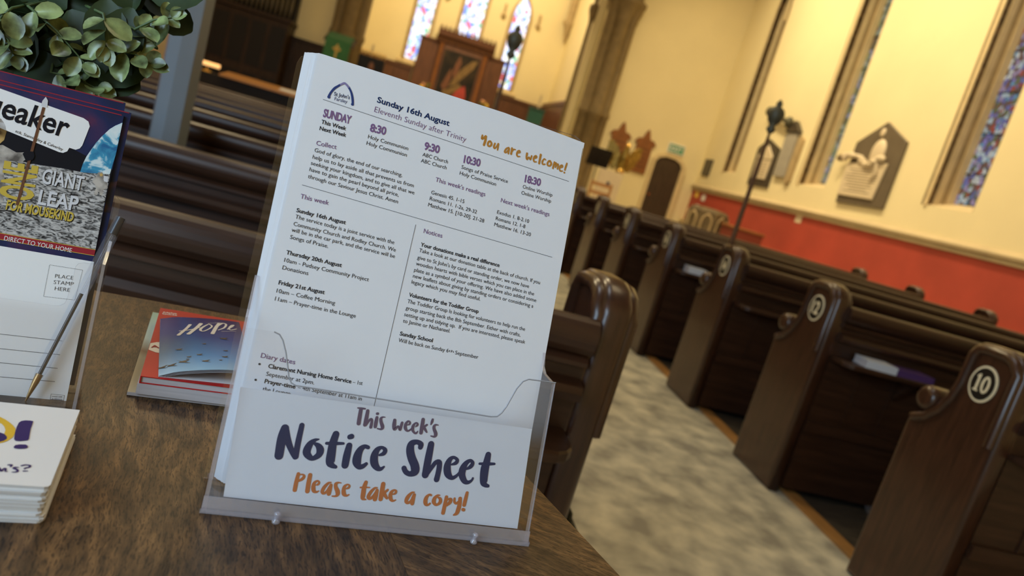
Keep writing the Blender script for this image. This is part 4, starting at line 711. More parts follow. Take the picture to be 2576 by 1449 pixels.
# dark chequered bag at the foot of the left pew end
m = MB(); m.box((0.490, 1.27, 0.0), (0.545, 1.46, 0.345), 'tartan', 0.022); m.tube([(0.517, 1.33, 0.34), (0.517, 1.34, 0.365), (0.517, 1.39, 0.365), (0.517, 1.40, 0.34)], 0.006, 'tartan', 8)
tag(fin(m, 'bag', (0.517, 1.36, 0)), 'dark chequered bag on the floor beside the nearest left pew end', 'bag')
# iron pillar between the pews
po_ = Vector((-0.80, 2.78, 0)); pi_ = thing('pillar', 'slender blue grey painted pillar rising between the left pews', 'pillar', po_)
put(MB().lathe([(0.064, 0.1), (0.062, HT - 0.3)], 'pillar_paint', tuple(po_), 8, 'z', False), 'shaft', po_, pi_); put(MB().lathe([(0.09, 0), (0.09, 0.06), (0.068, 0.1)], 'pillar_paint', tuple(po_), 8, 'z', False), 'foot', po_, pi_); put(MB().lathe([(0.064, HT - 0.3), (0.12, HT - 0.1), (0.12, HT - 0.001)], 'pillar_paint', tuple(po_), 8, 'z', False), 'capital', po_, pi_)
# ------------------------------------------------------------------ things on and along the walls
WX = XS - 0.0015
def tablet(name, poly, mat, d, label, org, inner=None):
    o = thing(name, label, 'wall tablet', org); og = Vector(org); m = MB(); m.prism(poly, YZ, WX, WX - d, mat, cham=0.008); put(m, 'back_plate', og, o)
    if inner: inner(o, og)
    return o
def t_big(o, og):
    m = MB(); m.prism([(10.06, 1.86), (10.96, 1.86), (11.0, 2.38), (10.0, 2.42)], YZ, WX - 0.04, WX - 0.075, 'marble', cham=0.01)
    for k in range(9): z = 2.28 - k * 0.043; w = (0.36, 0.28, 0.40, 0.40, 0.38, 0.30, 0.34, 0.22, 0.33)[k]; m.box((WX - 0.0765, 10.5 - w, z), (WX - 0.075, 10.5 + w, z + 0.012), 'engraved')
    put(m, 'inscription_panel', og, o)
    m = MB(); r = random.Random(5)
    for k in range(26): t = k / 25; m.ball((WX - 0.09 - 0.02 * sin(t * 9), 11.12 - t * 1.0, 2.44 + 0.06 * sin(t * 7) + r.uniform(-.02, .02)), (0.04, r.uniform(0.05, 0.09), r.uniform(0.03, 0.06)), 'marble', 8, 6)
    m.tube([(WX - 0.09, 10.22, 2.42), (WX - 0.09, 10.16, 2.26), (WX - 0.09, 10.24, 2.16)], 0.035, 'marble', 8); m.ball((WX - 0.11, 11.16, 2.44), 0.06, 'engraved', 10, 7); put(m, 'draped_carving', og, o)
    m = MB(); m.ball((WX - 0.06, 10.33, 2.56), (0.05, 0.17, 0.22), 'marble', 14, 9); put(m, 'urn_carving', og, o); m = MB(); m.ball((WX - 0.05, 10.40, 2.88), (0.02, 0.06, 0.07), 'marble', 10, 7); put(m, 'emblem', og, o)
tablet('memorial_tablet', [(9.79, 1.76), (10.98, 1.74), (10.99, 2.72), (10.39, 3.05), (9.80, 2.76)], 'brown_slate', 0.045, 'large pointed dark memorial tablet with a pale inscribed panel between two windows', (WX, 10.4, 1.75), t_big)
def t_small(o, og):
    m = MB(); m.prism([(13.52, 1.90), (14.08, 1.90), (14.10, 2.36), (13.80, 2.58), (13.50, 2.36)], YZ, WX - 0.03, WX - 0.06, 'marble', cham=0.01)
    m.box((WX - 0.063, 13.5, 2.28), (WX - 0.06, 14.1, 2.30), 'engraved')
    for k in range(6): m.box((WX - 0.062, 13.60, 1.96 + k * 0.05), (WX - 0.06, 14.0, 1.97 + k * 0.05), 'engraved')
    put(m, 'inscription_panel', og, o)
tablet('memorial_tablet', [(13.34, 1.76), (14.22, 1.76), (14.26, 2.52), (13.91, 2.71), (13.38, 2.53)], 'black_marble', 0.035, 'black pointed memorial tablet with a white centre, seen behind the staff', (WX, 13.8, 1.76), t_small)
o = tablet('memorial_tablet', [(12.83, 2.0), (13.24, 2.0), (13.28, 2.84), (12.87, 2.84)], 'grey_marble', 0.06, 'plain pale grey upright tablet close to the middle window', (WX, 13.05, 2.0)); og = Vector((WX, 13.05, 2.0))
m = MB(); m.prism([(12.80, 2.85), (13.31, 2.85), (13.22, 2.93), (13.05, 3.06), (12.89, 2.93)], YZ, WX, WX - 0.09, 'black_marble'); put(m, 'cap', og, o); m = MB(); m.prism([(12.62, 1.95), (12.72, 1.86), (12.80, 1.95), (12.80, 2.72), (12.70, 2.78), (12.62, 2.72)], YZ, WX, WX - 0.05, 'stone'); put(m, 'side_bracket', og, o)
m = MB(); m.tube([(WX - 0.1, 14.15, 3.22), (WX - 0.1, 13.7, 3.12), (WX - 0.1, 13.25, 3.02)], [0.035, 0.05, 0.045], 'dark_metal', 8); m.ball((WX - 0.1, 14.15, 3.24), (0.08, 0.10, 0.10), 'dark_metal', 10, 7); m.ball((WX - 0.1, 13.25, 3.02), (0.08, 0.09, 0.11), 'dark_metal', 10, 7); m.tube([(WX - 0.1, 13.7, 3.12), (WX, 13.7, 3.12)], 0.02, 'dark_metal', 8)
tag(fin(m, 'wall_light', (WX, 13.7, 3.1)), 'dark metal light bracket on the wall above the grey tablet', 'wall light')
m = MB(); m.box((WX - 0.03, 16.26, 1.77), (WX, 16.68, 2.16), 'black_marble', 0.005); tag(fin(m, 'plaque', (WX, 16.4, 1.9)), 'small plain dark plaque on the wall near the door corner', 'plaque')
# notices above the font on the red band
RXW = XS - 0.0125
for k, (y, z, mt, lab) in enumerate(((16.55, 1.31, 'flower_yellow', 'yellow notice on the corner of the red band'), (16.12, 1.27, 'card_stock', 'white notice on the red band, upper of two'), (16.30, 1.02, 'card_stock', 'white notice on the red band, lower of two'), (11.9, 1.335, 'marble', 'small pale tag on the top edge of the red band'))):
    m = MB(); m.box((RXW - 0.004, y - 0.10, z - 0.07), (RXW, y + 0.10, z + 0.07), mt); tag(fin(m, 'notice', (RXW, y, z)), lab, 'notice')
# font with arched panels and a red chest
fo = Vector((5.75, 13.0, 0)); ft = thing('stone_font', 'brown stone font with arched panels standing before the red wall', 'font', fo); m = MB()
m.lathe([(0.36, 0), (0.36, 0.12), (0.24, 0.18), (0.22, 0.48), (0.36, 0.60)], 'font_stone', tuple(fo), 8, 'z', False); put(m, 'pedestal', fo, ft); m = MB(); m.lathe([(0.36, 0.60), (0.40, 0.64), (0.40, 1.0), (0.34, 1.06), (0.10, 1.08)], 'font_stone', tuple(fo), 8, 'z', False); put(m, 'bowl', fo, ft); m = MB()
for k in range(8):
    a = 2 * pi * (k + 0.5) / 8; c = Vector((fo.x + 0.372 * cos(a), fo.y + 0.372 * sin(a), 0)); t = Vector((-sin(a), cos(a), 0)); A = arch_pts(-0.09, 0.09, 0.82, 0.96, 5)
    m.tube([tuple(c + t * u + Vector((0, 0, v))) for u, v in [(-0.09, 0.68)] + A + [(0.09, 0.68)]], 0.02, 'stone', 6)
put(m, 'arch_moulding', fo, ft)
ro_ = Vector((6.10, 12.2, 0)); rc = thing('chest', 'red brown chest standing in front of the red wall', 'chest', ro_); put(MB().box((5.82, 11.95, 0.0), (6.4, 12.45, 0.86), 'chest_wood', 0.01), 'body', ro_, rc); put(MB().box((5.80, 11.93, 0.86), (6.42, 12.47, 0.90), 'board_wood', 0.008), 'lid', ro_, rc)
# door, exit sign, boards on the east wall
DY = YE - 0.001
dp = [(5.75, 0.01), (6.43, 0.01), (6.43, 1.78), (6.36, 1.88), (6.22, 1.94), (5.98, 1.95), (5.82, 1.89), (5.75, 1.79)]
m = MB(); m.prism(dp, XZ, DY - 0.05, DY, 'door_wood'); d = struct(fin(m, 'door_1', (6.1, DY, 0)))
m = MB(); P = [(5.75, 0.0), (5.75, 1.79), (5.82, 1.89), (5.98, 1.95), (6.22, 1.94), (6.36, 1.88), (6.43, 1.78), (6.43, 0.0)]; O_ = [(5.68, 0.0), (5.68, 1.82), (5.78, 1.96), (5.97, 2.02), (6.24, 2.01), (6.42, 1.94), (6.54, 1.80), (6.54, 0.0)]
for i in range(7): q4 = [P[i], P[i + 1], O_[i + 1], O_[i]]; m.add([(u, y, v) for y in (DY - 0.09, DY) for u, v in q4], [(0, 1, 2, 3), (7, 6, 5, 4), (0, 4, 5, 1), (1, 5, 6, 2), (2, 6, 7, 3), (3, 7, 4, 0)], 'stone_pale')
put(m, 'door_frame', Vector((6.1, DY, 0)), d)
m = MB()
for k in range(1, 6): m.box((5.75 + 0.113 * k - 0.003, DY - 0.053, 0.03), (5.75 + 0.113 * k + 0.003, DY - 0.05, 1.8), 'black_wood')
put(m, 'plank_lines', Vector((6.1, DY, 0)), d); m = MB(); m.lathe([(0.02, -0.06), (0.025, -0.04), (0.01, -0.02), (0.01, 0)], 'brass', (5.83, DY - 0.05, 1.0), 10, 'y'); put(m, 'door_handle', Vector((6.1, DY, 0)), d)
m = MB(); m.box((5.96, DY - 0.035, 2.06), (6.38, DY, 2.30), 'white_plastic', 0.006); eo = Vector((6.17, DY, 2.18)); ex = thing('exit_sign', 'green and white exit sign above the small dark door', 'sign', eo); put(m, 'housing', eo, ex)
m = MB(); m.box((5.99, DY - 0.037, 2.09), (6.35, DY - 0.035, 2.27), 'sign_green'); put_text(m, 'EXIT', (6.02, 2.125), (6.32, 2.125), 0.11, lambda u, v: (u, DY - 0.0385, v), 'ink_white', 0.03); put(m, 'panel', eo, ex)
def board(x, lab):
    m = MB(); m.prism([(x - 0.22, 1.40), (x + 0.20, 1.40), (x + 0.20, 1.44), (x + 0.19, 2.06), (x + 0.27, 2.10), (x + 0.20, 2.19), (x + 0.09, 2.21), (x + 0.04, 2.36), (x, 2.43), (x - 0.05, 2.36), (x - 0.10, 2.21), (x - 0.20, 2.19), (x - 0.27, 2.10), (x - 0.20, 2.06), (x - 0.22, 1.44)], XZ, DY - 0.05, DY, 'board_wood', cham=0.008)
    for k in range(5): m.box((x - 0.15, DY - 0.056, 1.55 + k * 0.10), (x + 0.14, DY - 0.050, 1.565 + k * 0.10), 'door_wood')
    tag(fin(m, 'hymn_board', (x, DY, 1.9)), lab, 'board', 'carved boards beside the chancel arch')
board(4.77, 'brown carved wooden board nearest the chancel arch'); board(5.40, 'brown carved wooden board between its twin and the exit sign')
# music stand, flower stand, chair near the front
mo = Vector((3.60, 13.6, 0)); ms = thing('music_stand', 'black music stand in front of the carved boards', 'music stand', mo); m = MB()
m.obox((3.57, 13.6, 1.40), (1, 0, 0), (0, 0.94, 0.34), (0, -0.34, 0.94), (-0.22, -0.006, -0.18), (0.22, 0.006, 0.18), 'black_wood'); put(m, 'desk', mo, ms); m = MB(); m.tube([(3.57, 13.61, 0.05), (3.57, 13.61, 1.38)], 0.013, 'black_wood', 8); put(m, 'post', mo, ms)
for k in range(3): a = 2 * pi * k / 3 + 0.4; put(MB().tube([(3.57, 13.61, 0.25), (3.57 + 0.28 * cos(a), 13.61 + 0.28 * sin(a), 0.008)], 0.008, 'black_wood', 6), 'leg', mo, ms)
fo = Vector((4.12, 13.9, 0)); fs = thing('eagle_lectern', 'shining brass eagle lectern between the music stand and the dark door', 'lectern', fo); m = MB()
m.lathe([(0.24, 0), (0.24, 0.04), (0.15, 0.08), (0.08, 0.14), (0.035, 0.22), (0.03, 0.55), (0.075, 0.62), (0.085, 0.69), (0.05, 0.76), (0.03, 0.82), (0.03, 0.98), (0.07, 1.03), (0.08, 1.09), (0.04, 1.15), (0.05, 1.20)], 'brass', tuple(fo), 16); put(m, 'post', fo, fs)
put(MB().ball((fo.x, fo.y, 1.26), 0.085, 'brass', 14, 9), 'orb', fo, fs)
m = MB(); m.tube([(fo.x, fo.y + 0.06, 1.22), (fo.x, fo.y + 0.03, 1.36), (fo.x, fo.y, 1.50), (fo.x, fo.y - 0.04, 1.64), (fo.x, fo.y - 0.06, 1.74)], [0.03, 0.09, 0.11, 0.075, 0.045], 'brass_dull', 12); m.ball((fo.x - 0.01, fo.y - 0.09, 1.77), (0.045, 0.055, 0.045), 'brass', 12, 8); m.tube([(fo.x - 0.01, fo.y - 0.13, 1.775), (fo.x - 0.015, fo.y - 0.165, 1.755)], [0.018, 0.004], 'brass', 8); put(m, 'eagle_body', fo, fs)
for sg_ in (-1, 1):
    W = [(0.05, 1.50), (0.14, 1.70), (0.27, 1.80), (0.36, 1.79), (0.34, 1.70), (0.35, 1.60), (0.30, 1.52), (0.29, 1.42), (0.22, 1.36), (0.19, 1.28), (0.12, 1.27), (0.06, 1.34)]
    m = MB(); m.prism([(fo.x + sg_ * u, v) for u, v in W], lambda u, v, d: (u, fo.y + 0.02 + d + 0.25 * abs(u - fo.x), v), -0.012, 0.012, 'brass_dull', cham=0.004); put(m, 'eagle_wing', fo, fs)
co = Vector((3.45, 12.6, 0)); ch = thing('chair', 'light wooden chair behind the front pew, under the music stand', 'chair', co); m = MB(); m.box((3.25, 12.42, 0.43), (3.65, 12.8, 0.46), 'ledge_wood', 0.008); put(m, 'seat', co, ch)
for x in (3.27, 3.63): put(MB().box((x - 0.018, 12.42, 0), (x + 0.018, 12.455, 0.98), 'ledge_wood'), 'leg', co, ch); put(MB().box((x - 0.018, 12.76, 0), (x + 0.018, 12.795, 0.43), 'ledge_wood'), 'leg', co, ch)
for z in (0.62, 0.78, 0.93): put(MB().box((3.285, 12.427, z - 0.03), (3.615, 12.447, z + 0.03), 'ledge_wood'), 'back_slat', co, ch)
wo = Vector((3.78, 13.2, 0)); wt = thing('easel_board', 'white board with a small dark cross mark on wooden legs, beside the brass lectern', 'board', wo); put(MB().box((3.55, 13.2, 0.62), (4.0, 13.225, 1.22), 'marble', 0.004), 'panel', wo, wt); put(MB().box((3.74, 13.194, 0.95), (3.80, 13.1995, 1.01), 'ink_navy'), 'mark', wo, wt)
for x in (3.58, 3.97): put(MB().box((x - 0.02, 13.23, 0), (x + 0.02, 13.26, 1.1), 'ledge_wood'), 'leg', wo, wt)
# lectern with green fall, box with gallery, green draped stand
lo = Vector((-1.52, 14.0, 0)); le = thing('lectern', 'wooden lectern hung with a green fall bearing a gold cross', 'lectern', lo); put(MB().box((-1.68, 13.95, 0.0), (-1.36, 14.25, 1.62), 'reredos_wood', 0.01), 'body', lo, le); m = MB(); m.prism([(13.86, 1.98), (14.32, 2.12), (14.32, 2.16), (13.86, 2.02)], YZ, -1.80, -1.28, 'door_wood'); put(m, 'book_slope', lo, le)
m = MB(); m.prism([(13.83, 1.64), (13.85, 1.64), (13.87, 2.03), (14.30, 2.17), (14.30, 2.19), (13.84, 2.05)], YZ, -1.76, -1.32, 'green_cloth'); fl = put(m, 'cloth_fall', lo, le); m = MB(); m.box((-1.555, 13.822, 1.72), (-1.525, 13.829, 1.97), 'gold_paint'); m.box((-1.61, 13.822, 1.87), (-1.47, 13.829, 1.90), 'gold_paint'); m.ball((-1.54, 13.826, 1.885), (0.05, 0.004, 0.05), 'gold_paint', 10, 6); put(m, 'cross', lo, fl)
bo = Vector((-0.95, 14.6, 0)); bk_ = thing('reading_desk', 'dark desk with a spiked brass gallery right of the green lectern', 'desk', bo); put(MB().box((-1.20, 14.5, 0), (-0.72, 14.9, 1.98), 'black_wood', 0.01), 'body', bo, bk_); m = MB()
for k in range(8): m.lathe([(0.012, 1.98), (0.012, 2.03), (0.022, 2.05), (0.004, 2.09)], 'brass', (-1.18 + k * 0.063, 14.52, 0), 8)
m.tube([(-1.19, 14.52, 2.02), (-0.73, 14.52, 2.02)], 0.008, 'brass', 6); put(m, 'gallery_rail', bo, bk_); m = MB(); m.ball((-0.94, 14.49, 1.78), (0.055, 0.012, 0.11), 'painting_flesh', 12, 8); put(m, 'carved_panel', bo, bk_); put(MB().tube([(-1.0, 14.7, 1.98), (-1.0, 14.7, 2.22)], 0.018, 'marble', 8), 'candle', bo, bk_)
go = Vector((2.28, 14.2, 0)); gs = thing('draped_stand', 'slim stand with dark green drape and a candle, right of the sheet near the arch', 'stand', go); m = MB(); m.prism([(2.13, 1.45), (2.40, 1.45), (2.42, 1.90), (2.12, 1.90)], XZ, 14.18, 14.22, 'teal_cloth'); m.poly([(2.22, 1.50), (2.31, 1.50), (2.265, 1.66)], lambda u, v: (u, 14.176, v), 'marble'); put(m, 'drape', go, gs); put(MB().tube([(2.27, 14.23, 0), (2.27, 14.23, 1.90)], 0.02, 'dark_metal', 8), 'post', go, gs); put(MB().lathe([(0.14, 0), (0.14, 0.02), (0.03, 0.05)], 'dark_metal', tuple(go - Vector((0.01, -0.03, 0))), 12), 'base', go, gs)
m = MB()
for k in range(7): m.ball((2.13 + k * 0.047, 14.2, 1.93), (0.024, 0.04, 0.035), 'teal_cloth', 8, 6)
put(m, 'crown_rim', go, gs); put(MB().tube([(2.28, 14.2, 1.95), (2.28, 14.2, 2.22)], 0.016, 'marble', 8), 'candle', go, gs)
# organ on the left
oo = Vector((-3.55, 16.5, 0)); org_ = thing('pipe_organ', 'dark wooden pipe organ left of the chancel arch', 'organ', oo); m = MB(); m.box((-4.28, 16.1, 0), (-2.80, 16.88, 2.22), 'dark_wood', 0.01); m.box((-4.30, 16.04, 2.22), (-2.76, 16.88, 2.30), 'dark_wood', 0.008); m.box((-4.28, 16.55, 2.3), (-2.80, 16.88, 4.6), 'black_wood')
for k in range(4):
    x = -4.28 + k * 0.37
    for z0, z1 in ((0.25, 1.05), (1.2, 2.1)): m.box((x + 0.04, 16.085, z0), (x + 0.33, 16.10, z1), 'black_wood')
put(m, 'case', oo, org_)
for k in range(15): x = -4.22 + k * 0.096; r_ = 0.038 if k % 2 else 0.044; put(MB().lathe([(0.012, 2.30), (r_, 2.50), (r_, 2.62), (r_ * 0.9, 2.64), (r_, 2.70), (r_, 4.0 + 0.3 * sin(k))], 'pipe_metal', (x, 16.35, 0), 10), 'organ_pipe', oo, org_)
m = MB(); m.box((-2.79, 16.70, 0), (-1.90, 16.88, 1.99), 'dark_wood'); m.box((-2.79, 16.66, 1.99), (-1.90, 16.88, 2.05), 'dark_wood'); struct(fin(m, 'trim_15', (-2.3, 16.8, 0)), 'dark panelling between the organ and the arch')
m = MB(); m.lathe([(0.12, 0), (0.12, 0.3), (0.09, 0.4), (0.09, 4.5), (0.12, 4.8), (0.12, 4.95), (0.09, 5.0), (0.09, 8.3)], 'gold_paint', (-4.43, 16.78, 0), 10); struct(fin(m, 'trim_16', (-4.43, 16.78, 0)), 'ochre shaft left of the organ')
# choir desk with lit ledge in front of the organ
do = Vector((-2.45, 11.3, 0)); dk = thing('choir_desk', 'long dark choir desk with an orange lit ledge in front of the organ', 'desk', do); put(MB().box((-3.1, 11.1, 0), (-1.2, 11.5, 0.90), 'black_wood', 0.01), 'front', do, dk); m = MB(); m.prism([(11.0, 0.90), (11.5, 0.96), (11.5, 0.985), (11.0, 0.925)], YZ, -2.68, -1.2, 'ledge_wood'); put(m, 'ledge', do, dk)
lo_ = Vector((-2.85, 11.25, 0.90)); dl = thing('desk_lamp', 'small desk lamp glowing orange at the left end of the choir desk', 'lamp', lo_); put(MB().tube([(-2.95, 11.4, 0.903), (-2.95, 11.4, 1.0)], 0.012, 'brass', 8), 'stem', lo_, dl); m = MB(); m.tube([(-3.0, 11.3, 1.01), (-2.76, 11.3, 1.01)], 0.03, 'lamp_glow', 10); put(m, 'shade', lo_, dl); put(MB().lathe([(0.07, 0.9005), (0.07, 0.915), (0.02, 0.925)], 'brass', (-2.95, 11.4, 0), 12), 'base', lo_, dl)
m = MB(); m.obox((-1.72, 11.2, 0.955), (1, 0, 0), (0, 1, 0.12), (0, -0.12, 1), (-0.16, -0.1, 0), (0.16, 0.1, 0.006), 'paper'); tag(fin(m, 'music_sheet', (-1.72, 11.2, 0.96)), 'pale music sheet lying on the lit ledge of the choir desk', 'sheet of paper')
# ------------------------------------------------------------------ foreground: table, holders, paper
TZ = 0.778
# ---- table
tpoly = [(-0.75, 0.713), (0.0614, 0.8674), (0.300, 0.232), (-0.62, 0.06)]
to = Vector((-0.2, 0.45, 0)); tb = thing('oak_table', 'dark figured oak table carrying the two clear leaflet holders', 'table', to)
jt, jn = (-0.055, 0.8452), (0.125, 0.190)      # joint between the two boards of the top
put(MB().prism([tpoly[0], jt, jn, tpoly[3]], XYZ, TZ - 0.028, TZ, 'oak_top'), 'table_board', to, tb)
put(MB().prism([(jt[0] + 0.0003, jt[1]), tpoly[1], tpoly[2], (jn[0] + 0.0003, jn[1])], XYZ, TZ - 0.028, TZ, 'oak_board'), 'table_board', to, tb)
put(MB().prism(inset(tpoly, 0.05), XYZ, TZ - 0.11, TZ - 0.028, 'oak_side'), 'apron', to, tb)
for x, y in inset(tpoly, 0.075): put(MB().lathe([(0.022, 0), (0.026, 0.05), (0.022, 0.1), (0.030, 0.25), (0.024, 0.45), (0.034, 0.55), (0.034, TZ - 0.11)], 'oak_side', (x, y, 0)), 'leg', to, tb)
# ---- tall acrylic holder with the notice sheets
O1, X1, Y1, U1, N1 = frame(A1, radians(8.55), radians(17.5))
def plane1(y0): return lambda u, v, d=0.0: tuple(O1 + Y1 * y0 + X1 * (u / 1000) + U1 * (v / 1000) - N1 * d)
def holder_panel(poly, pl, t, mat='acrylic', edge='acrylic_edge'):
    return MB().prism(poly, lambda u, v, d: pl(u, v, -d), 0.0, t, edge, cap=mat)
h1 = thing('leaflet_holder', 'tall clear acrylic leaflet holder with the notice sheets, standing near the table corner', 'leaflet holder', O1)
fr = [(0, 1), (218.6, 1), (218.3, 117.3), (197, 116.2), (193, 114), (189.1, 108.0), (184, 94.5), (181.4, 89.6), (178.5, 86.6), (173.9, 85.7), (39.2, 85.1), (36, 86.2), (33.6, 90), (32.0, 95), (28.5, 105), (25.2, 112), (22.5, 115.2), (18.8, 116.3), (0.5, 115.5)]
put(holder_panel(fr, plane1(0.0), 0.0025), 'front_panel', O1, h1)
bk = [(-3, 1), (221, 1), (221.8, 112), (221.4, 294), (219.5, 300), (214, 302.5), (4, 300.5), (-2.5, 298), (-4.4, 292), (-4.8, 125)]
put(holder_panel(bk, plane1(0.040), 0.0025), 'back_panel', O1, h1)
for u in (0.0, 216.1):
    sp = [(0.0, 1), (37.5, 1), (37.5, 139), (33, 141), (30, 133), (26, 119.5), (20, 116), (0.0, 116)]
    put(MB().prism(sp, lambda a, v, d, u=u: tuple(O1 + X1 * ((u + d) / 1000) + Y1 * ((a + 1.2) / 1000) + U1 * (v / 1000)), 0.0, 2.5, 'acrylic_edge', cap='acrylic'), 'side_panel', O1, h1)
m = MB(); m.prism([(-1.0, -1.0), (219.6, -1.0), (219.6, 43), (-1.0, 43)], lambda u, v, d: tuple(O1 + X1 * (u / 1000) + Y1 * (v / 1000) + Vector((0, 0, d))), 0.0003, 0.0035, 'acrylic_edge', cap='acrylic'); put(m, 'base_plate', O1, h1)
put(MB().prism([(-0.4, 0.3), (219.0, 0.3), (219.0, 10.5), (-0.4, 10.5)], lambda u, v, d: tuple(Vector(plane1(0.0)(u, v, d))), 0.0001, 0.0008, 'acrylic_light_band'), 'foot_light_band', O1, h1)  # milky strip added so the foot of the panel looks lighter
edge_line = [plane1(0.0)(u, v, 0.0002) for u, v in fr[2:18]]; put(MB().tube(edge_line, 0.00045, 'acrylic_edge_line', 6), 'edge_line', O1, h1)  # thin grey tube added to draw the light line along the cut edge
for u in (44.5, 177.0):
    c = O1 + X1 * (u / 1000) - Y1 * 0.0035; put(MB().lathe([(0.0010, 0.0004), (0.0024, 0.0006), (0.0025, 0.0016), (0.0013, 0.003), (0.0013, 0.0055), (0.0022, 0.007), (0.0010, 0.0078)], 'acrylic_edge', tuple(c), 12), 'foot_peg', O1, h1)
# front sheet with all of its print
q = QUADS['sheet']; sheet = [(9.4, 4.2), (218.9, 4.2), (218.3, 294.4), (196, 296.8), (168, 299.2), (135, 301.2), (100, 302.5), (60, 303.3), (8.1, 303.3)]
P1 = plane1(0.030); ns = MB(); ns.prism(sheet, lambda u, v, d: P1(u, v, d), -0.0001, 0.0, 'paper')
ink = lambda d=0.00025: (lambda u, v: P1(u, v, d))
STY = {'T': (4.1, 'ink_navy', 0.022), 'E': (4.1, 'ink_purple', -0.008), 'J': (2.6, 'ink_navy', 0.012), 'F': (2.5, 'ink_blue', 0.0), 'H': (5.5, 'ink_purple', 0.035), 'B': (2.75, 'ink_black', 0.022), 'N': (2.75, 'ink_black', 0.0), 'P': (3.2, 'ink_purple', 0.006), 'X': (1.7, 'ink_black', 0.0)}
for s, st, a, b, c, d in TX:
    cap, mt, bd = STY[st]; put_text(ns, s, (a, b), (c, d), cap, ink(), mt, bd, 0.96 if st == 'H' else 1.0, 3)
for (a, b) in RULES:
    a, b = Vector(a), Vector(b); n = Vector((-(b - a).y, (b - a).x)).normalized() * 0.14
    ns.add([ink()(*p) for p in (a - n, b - n, b + n, a + n)], [(0, 1, 2, 3)], 'ink_grey')
for x, y in BUL: ns.add([ink()(x + 0.75 * cos(t * pi / 6), y + 0.75 * sin(t * pi / 6)) for t in range(12)], [tuple(range(12))], 'ink_black')
brush(ns, LOGO_BLUE, ink(), 'ink_blue'); brush(ns, LOGO_PURPLE, ink(0.0003), 'ink_lilac'); brush(ns, YOU, ink(), 'ink_orange')
tag(put(ns, 'notice_sheet', P1(110, 10)), 'printed notice sheet with purple headings and orange You are welcome, foremost in the tall holder', 'sheet of paper', 'notice sheets in the tall holder')
bq = QUADS['back']
for k in range(9):
    t = (k + 1) / 9.0; y0 = 0.0303 + 0.0070 * t; jx = random.uniform(-0.5, 0.5)
    L = 9.0 + (3.0 - 9.0) * t + jx; Lt = 8.0 + (-1.0 - 8.0) * t + jx; Rr = 218.6 + (0.3) * t + jx * 0.5; top = 304.0 - 2.6 * t + random.uniform(-0.4, 0.4)
    sp = [(L, 4.2), (Rr - 1, 4.2), (Rr + 1.0, top - 5.0), (150, top - 1.0), (Lt + 4, top), (Lt, top - 0.6)]
    pl = plane1(y0); m = MB().prism(sp, lambda u, v, d: pl(u, v, d), -0.00055, 0.0, 'paper_edge', cap='paper')
    tag(put(m, 'notice_sheet', pl(110, 10)), 'white notice sheet behind the front one, only its left and top edges showing', 'sheet of paper', 'notice sheets in the tall holder')
# the card in the pocket
K1 = plane1(0.0062); cp = [(10.9, 7.9), (211.6, 8.1), (209.0, 79.4), (6.4, 76.4)]
nc = MB().prism(cp, lambda u, v, d: K1(u, v, d), -0.0004, 0.0, 'notice_stock'); ik = lambda u, v: K1(u, v, 0.0002)
brush(nc, NOTICE, ik, 'ink_navy', 1.1); brush(nc, PLEASE, ik, 'ink_rust', 1.1); brush(nc, WEEK, ik, 'ink_plum', 1.12)
tag(put(nc, 'notice_card', K1(110, 10)), 'white card reading Notice Sheet in dark blue brush letters, in the front pocket', 'card')
# ---- low acrylic holder at the left with the magazines
O2, X2, Y2, U2, N2 = frame(A2, radians(16), radians(21))
def plane2(y0): return lambda u, v, d=0.0: tuple(O2 + Y2 * y0 + X2 * (u / 1000) + U2 * (v / 1000) - N2 * d)
h2 = thing('leaflet_holder', 'small clear acrylic holder at the left edge with space magazines and a pen', 'leaflet holder', O2)
fr = [(0, 1), (0, 107.9), (-14, 107), (-16.8, 106), (-18.2, 103.5), (-18.3, 96.2), (-19.2, 80.0), (-20.0, 76.5), (-22.5, 74.3), (-26, 73.7), (-134, 73.7), (-138, 75), (-140, 80), (-142, 103.5), (-144, 106.5), (-160, 107.9), (-160, 1)]
put(holder_panel(fr, plane2(0.0), 0.0022), 'front_panel', O2, h2)
put(holder_panel([(-160, 1), (0, 1), (0, 150), (-6, 156), (-154, 156), (-160, 150)], plane2(0.034), 0.0022), 'back_panel', O2, h2)
for u in (-160.0, -2.2):
    put(MB().prism([(2.2, 1), (33.5, 1), (33.5, 118), (24, 112), (2.2, 107.5)], lambda a, v, d, u=u: tuple(O2 + X2 * ((u + d) / 1000) + Y2 * (a / 1000) + U2 * (v / 1000)), 0.0, 2.2, 'acrylic_edge', cap='acrylic'), 'side_panel', O2, h2)
put(MB().prism([(-160.5, -0.5), (0.5, -0.5), (0.5, 37), (-160.5, 37)], lambda u, v, d: tuple(O2 + X2 * (u / 1000) + Y2 * (v / 1000) + Vector((0, 0, d))), 0.0003, 0.003, 'acrylic_edge', cap='acrylic'), 'base_plate', O2, h2)
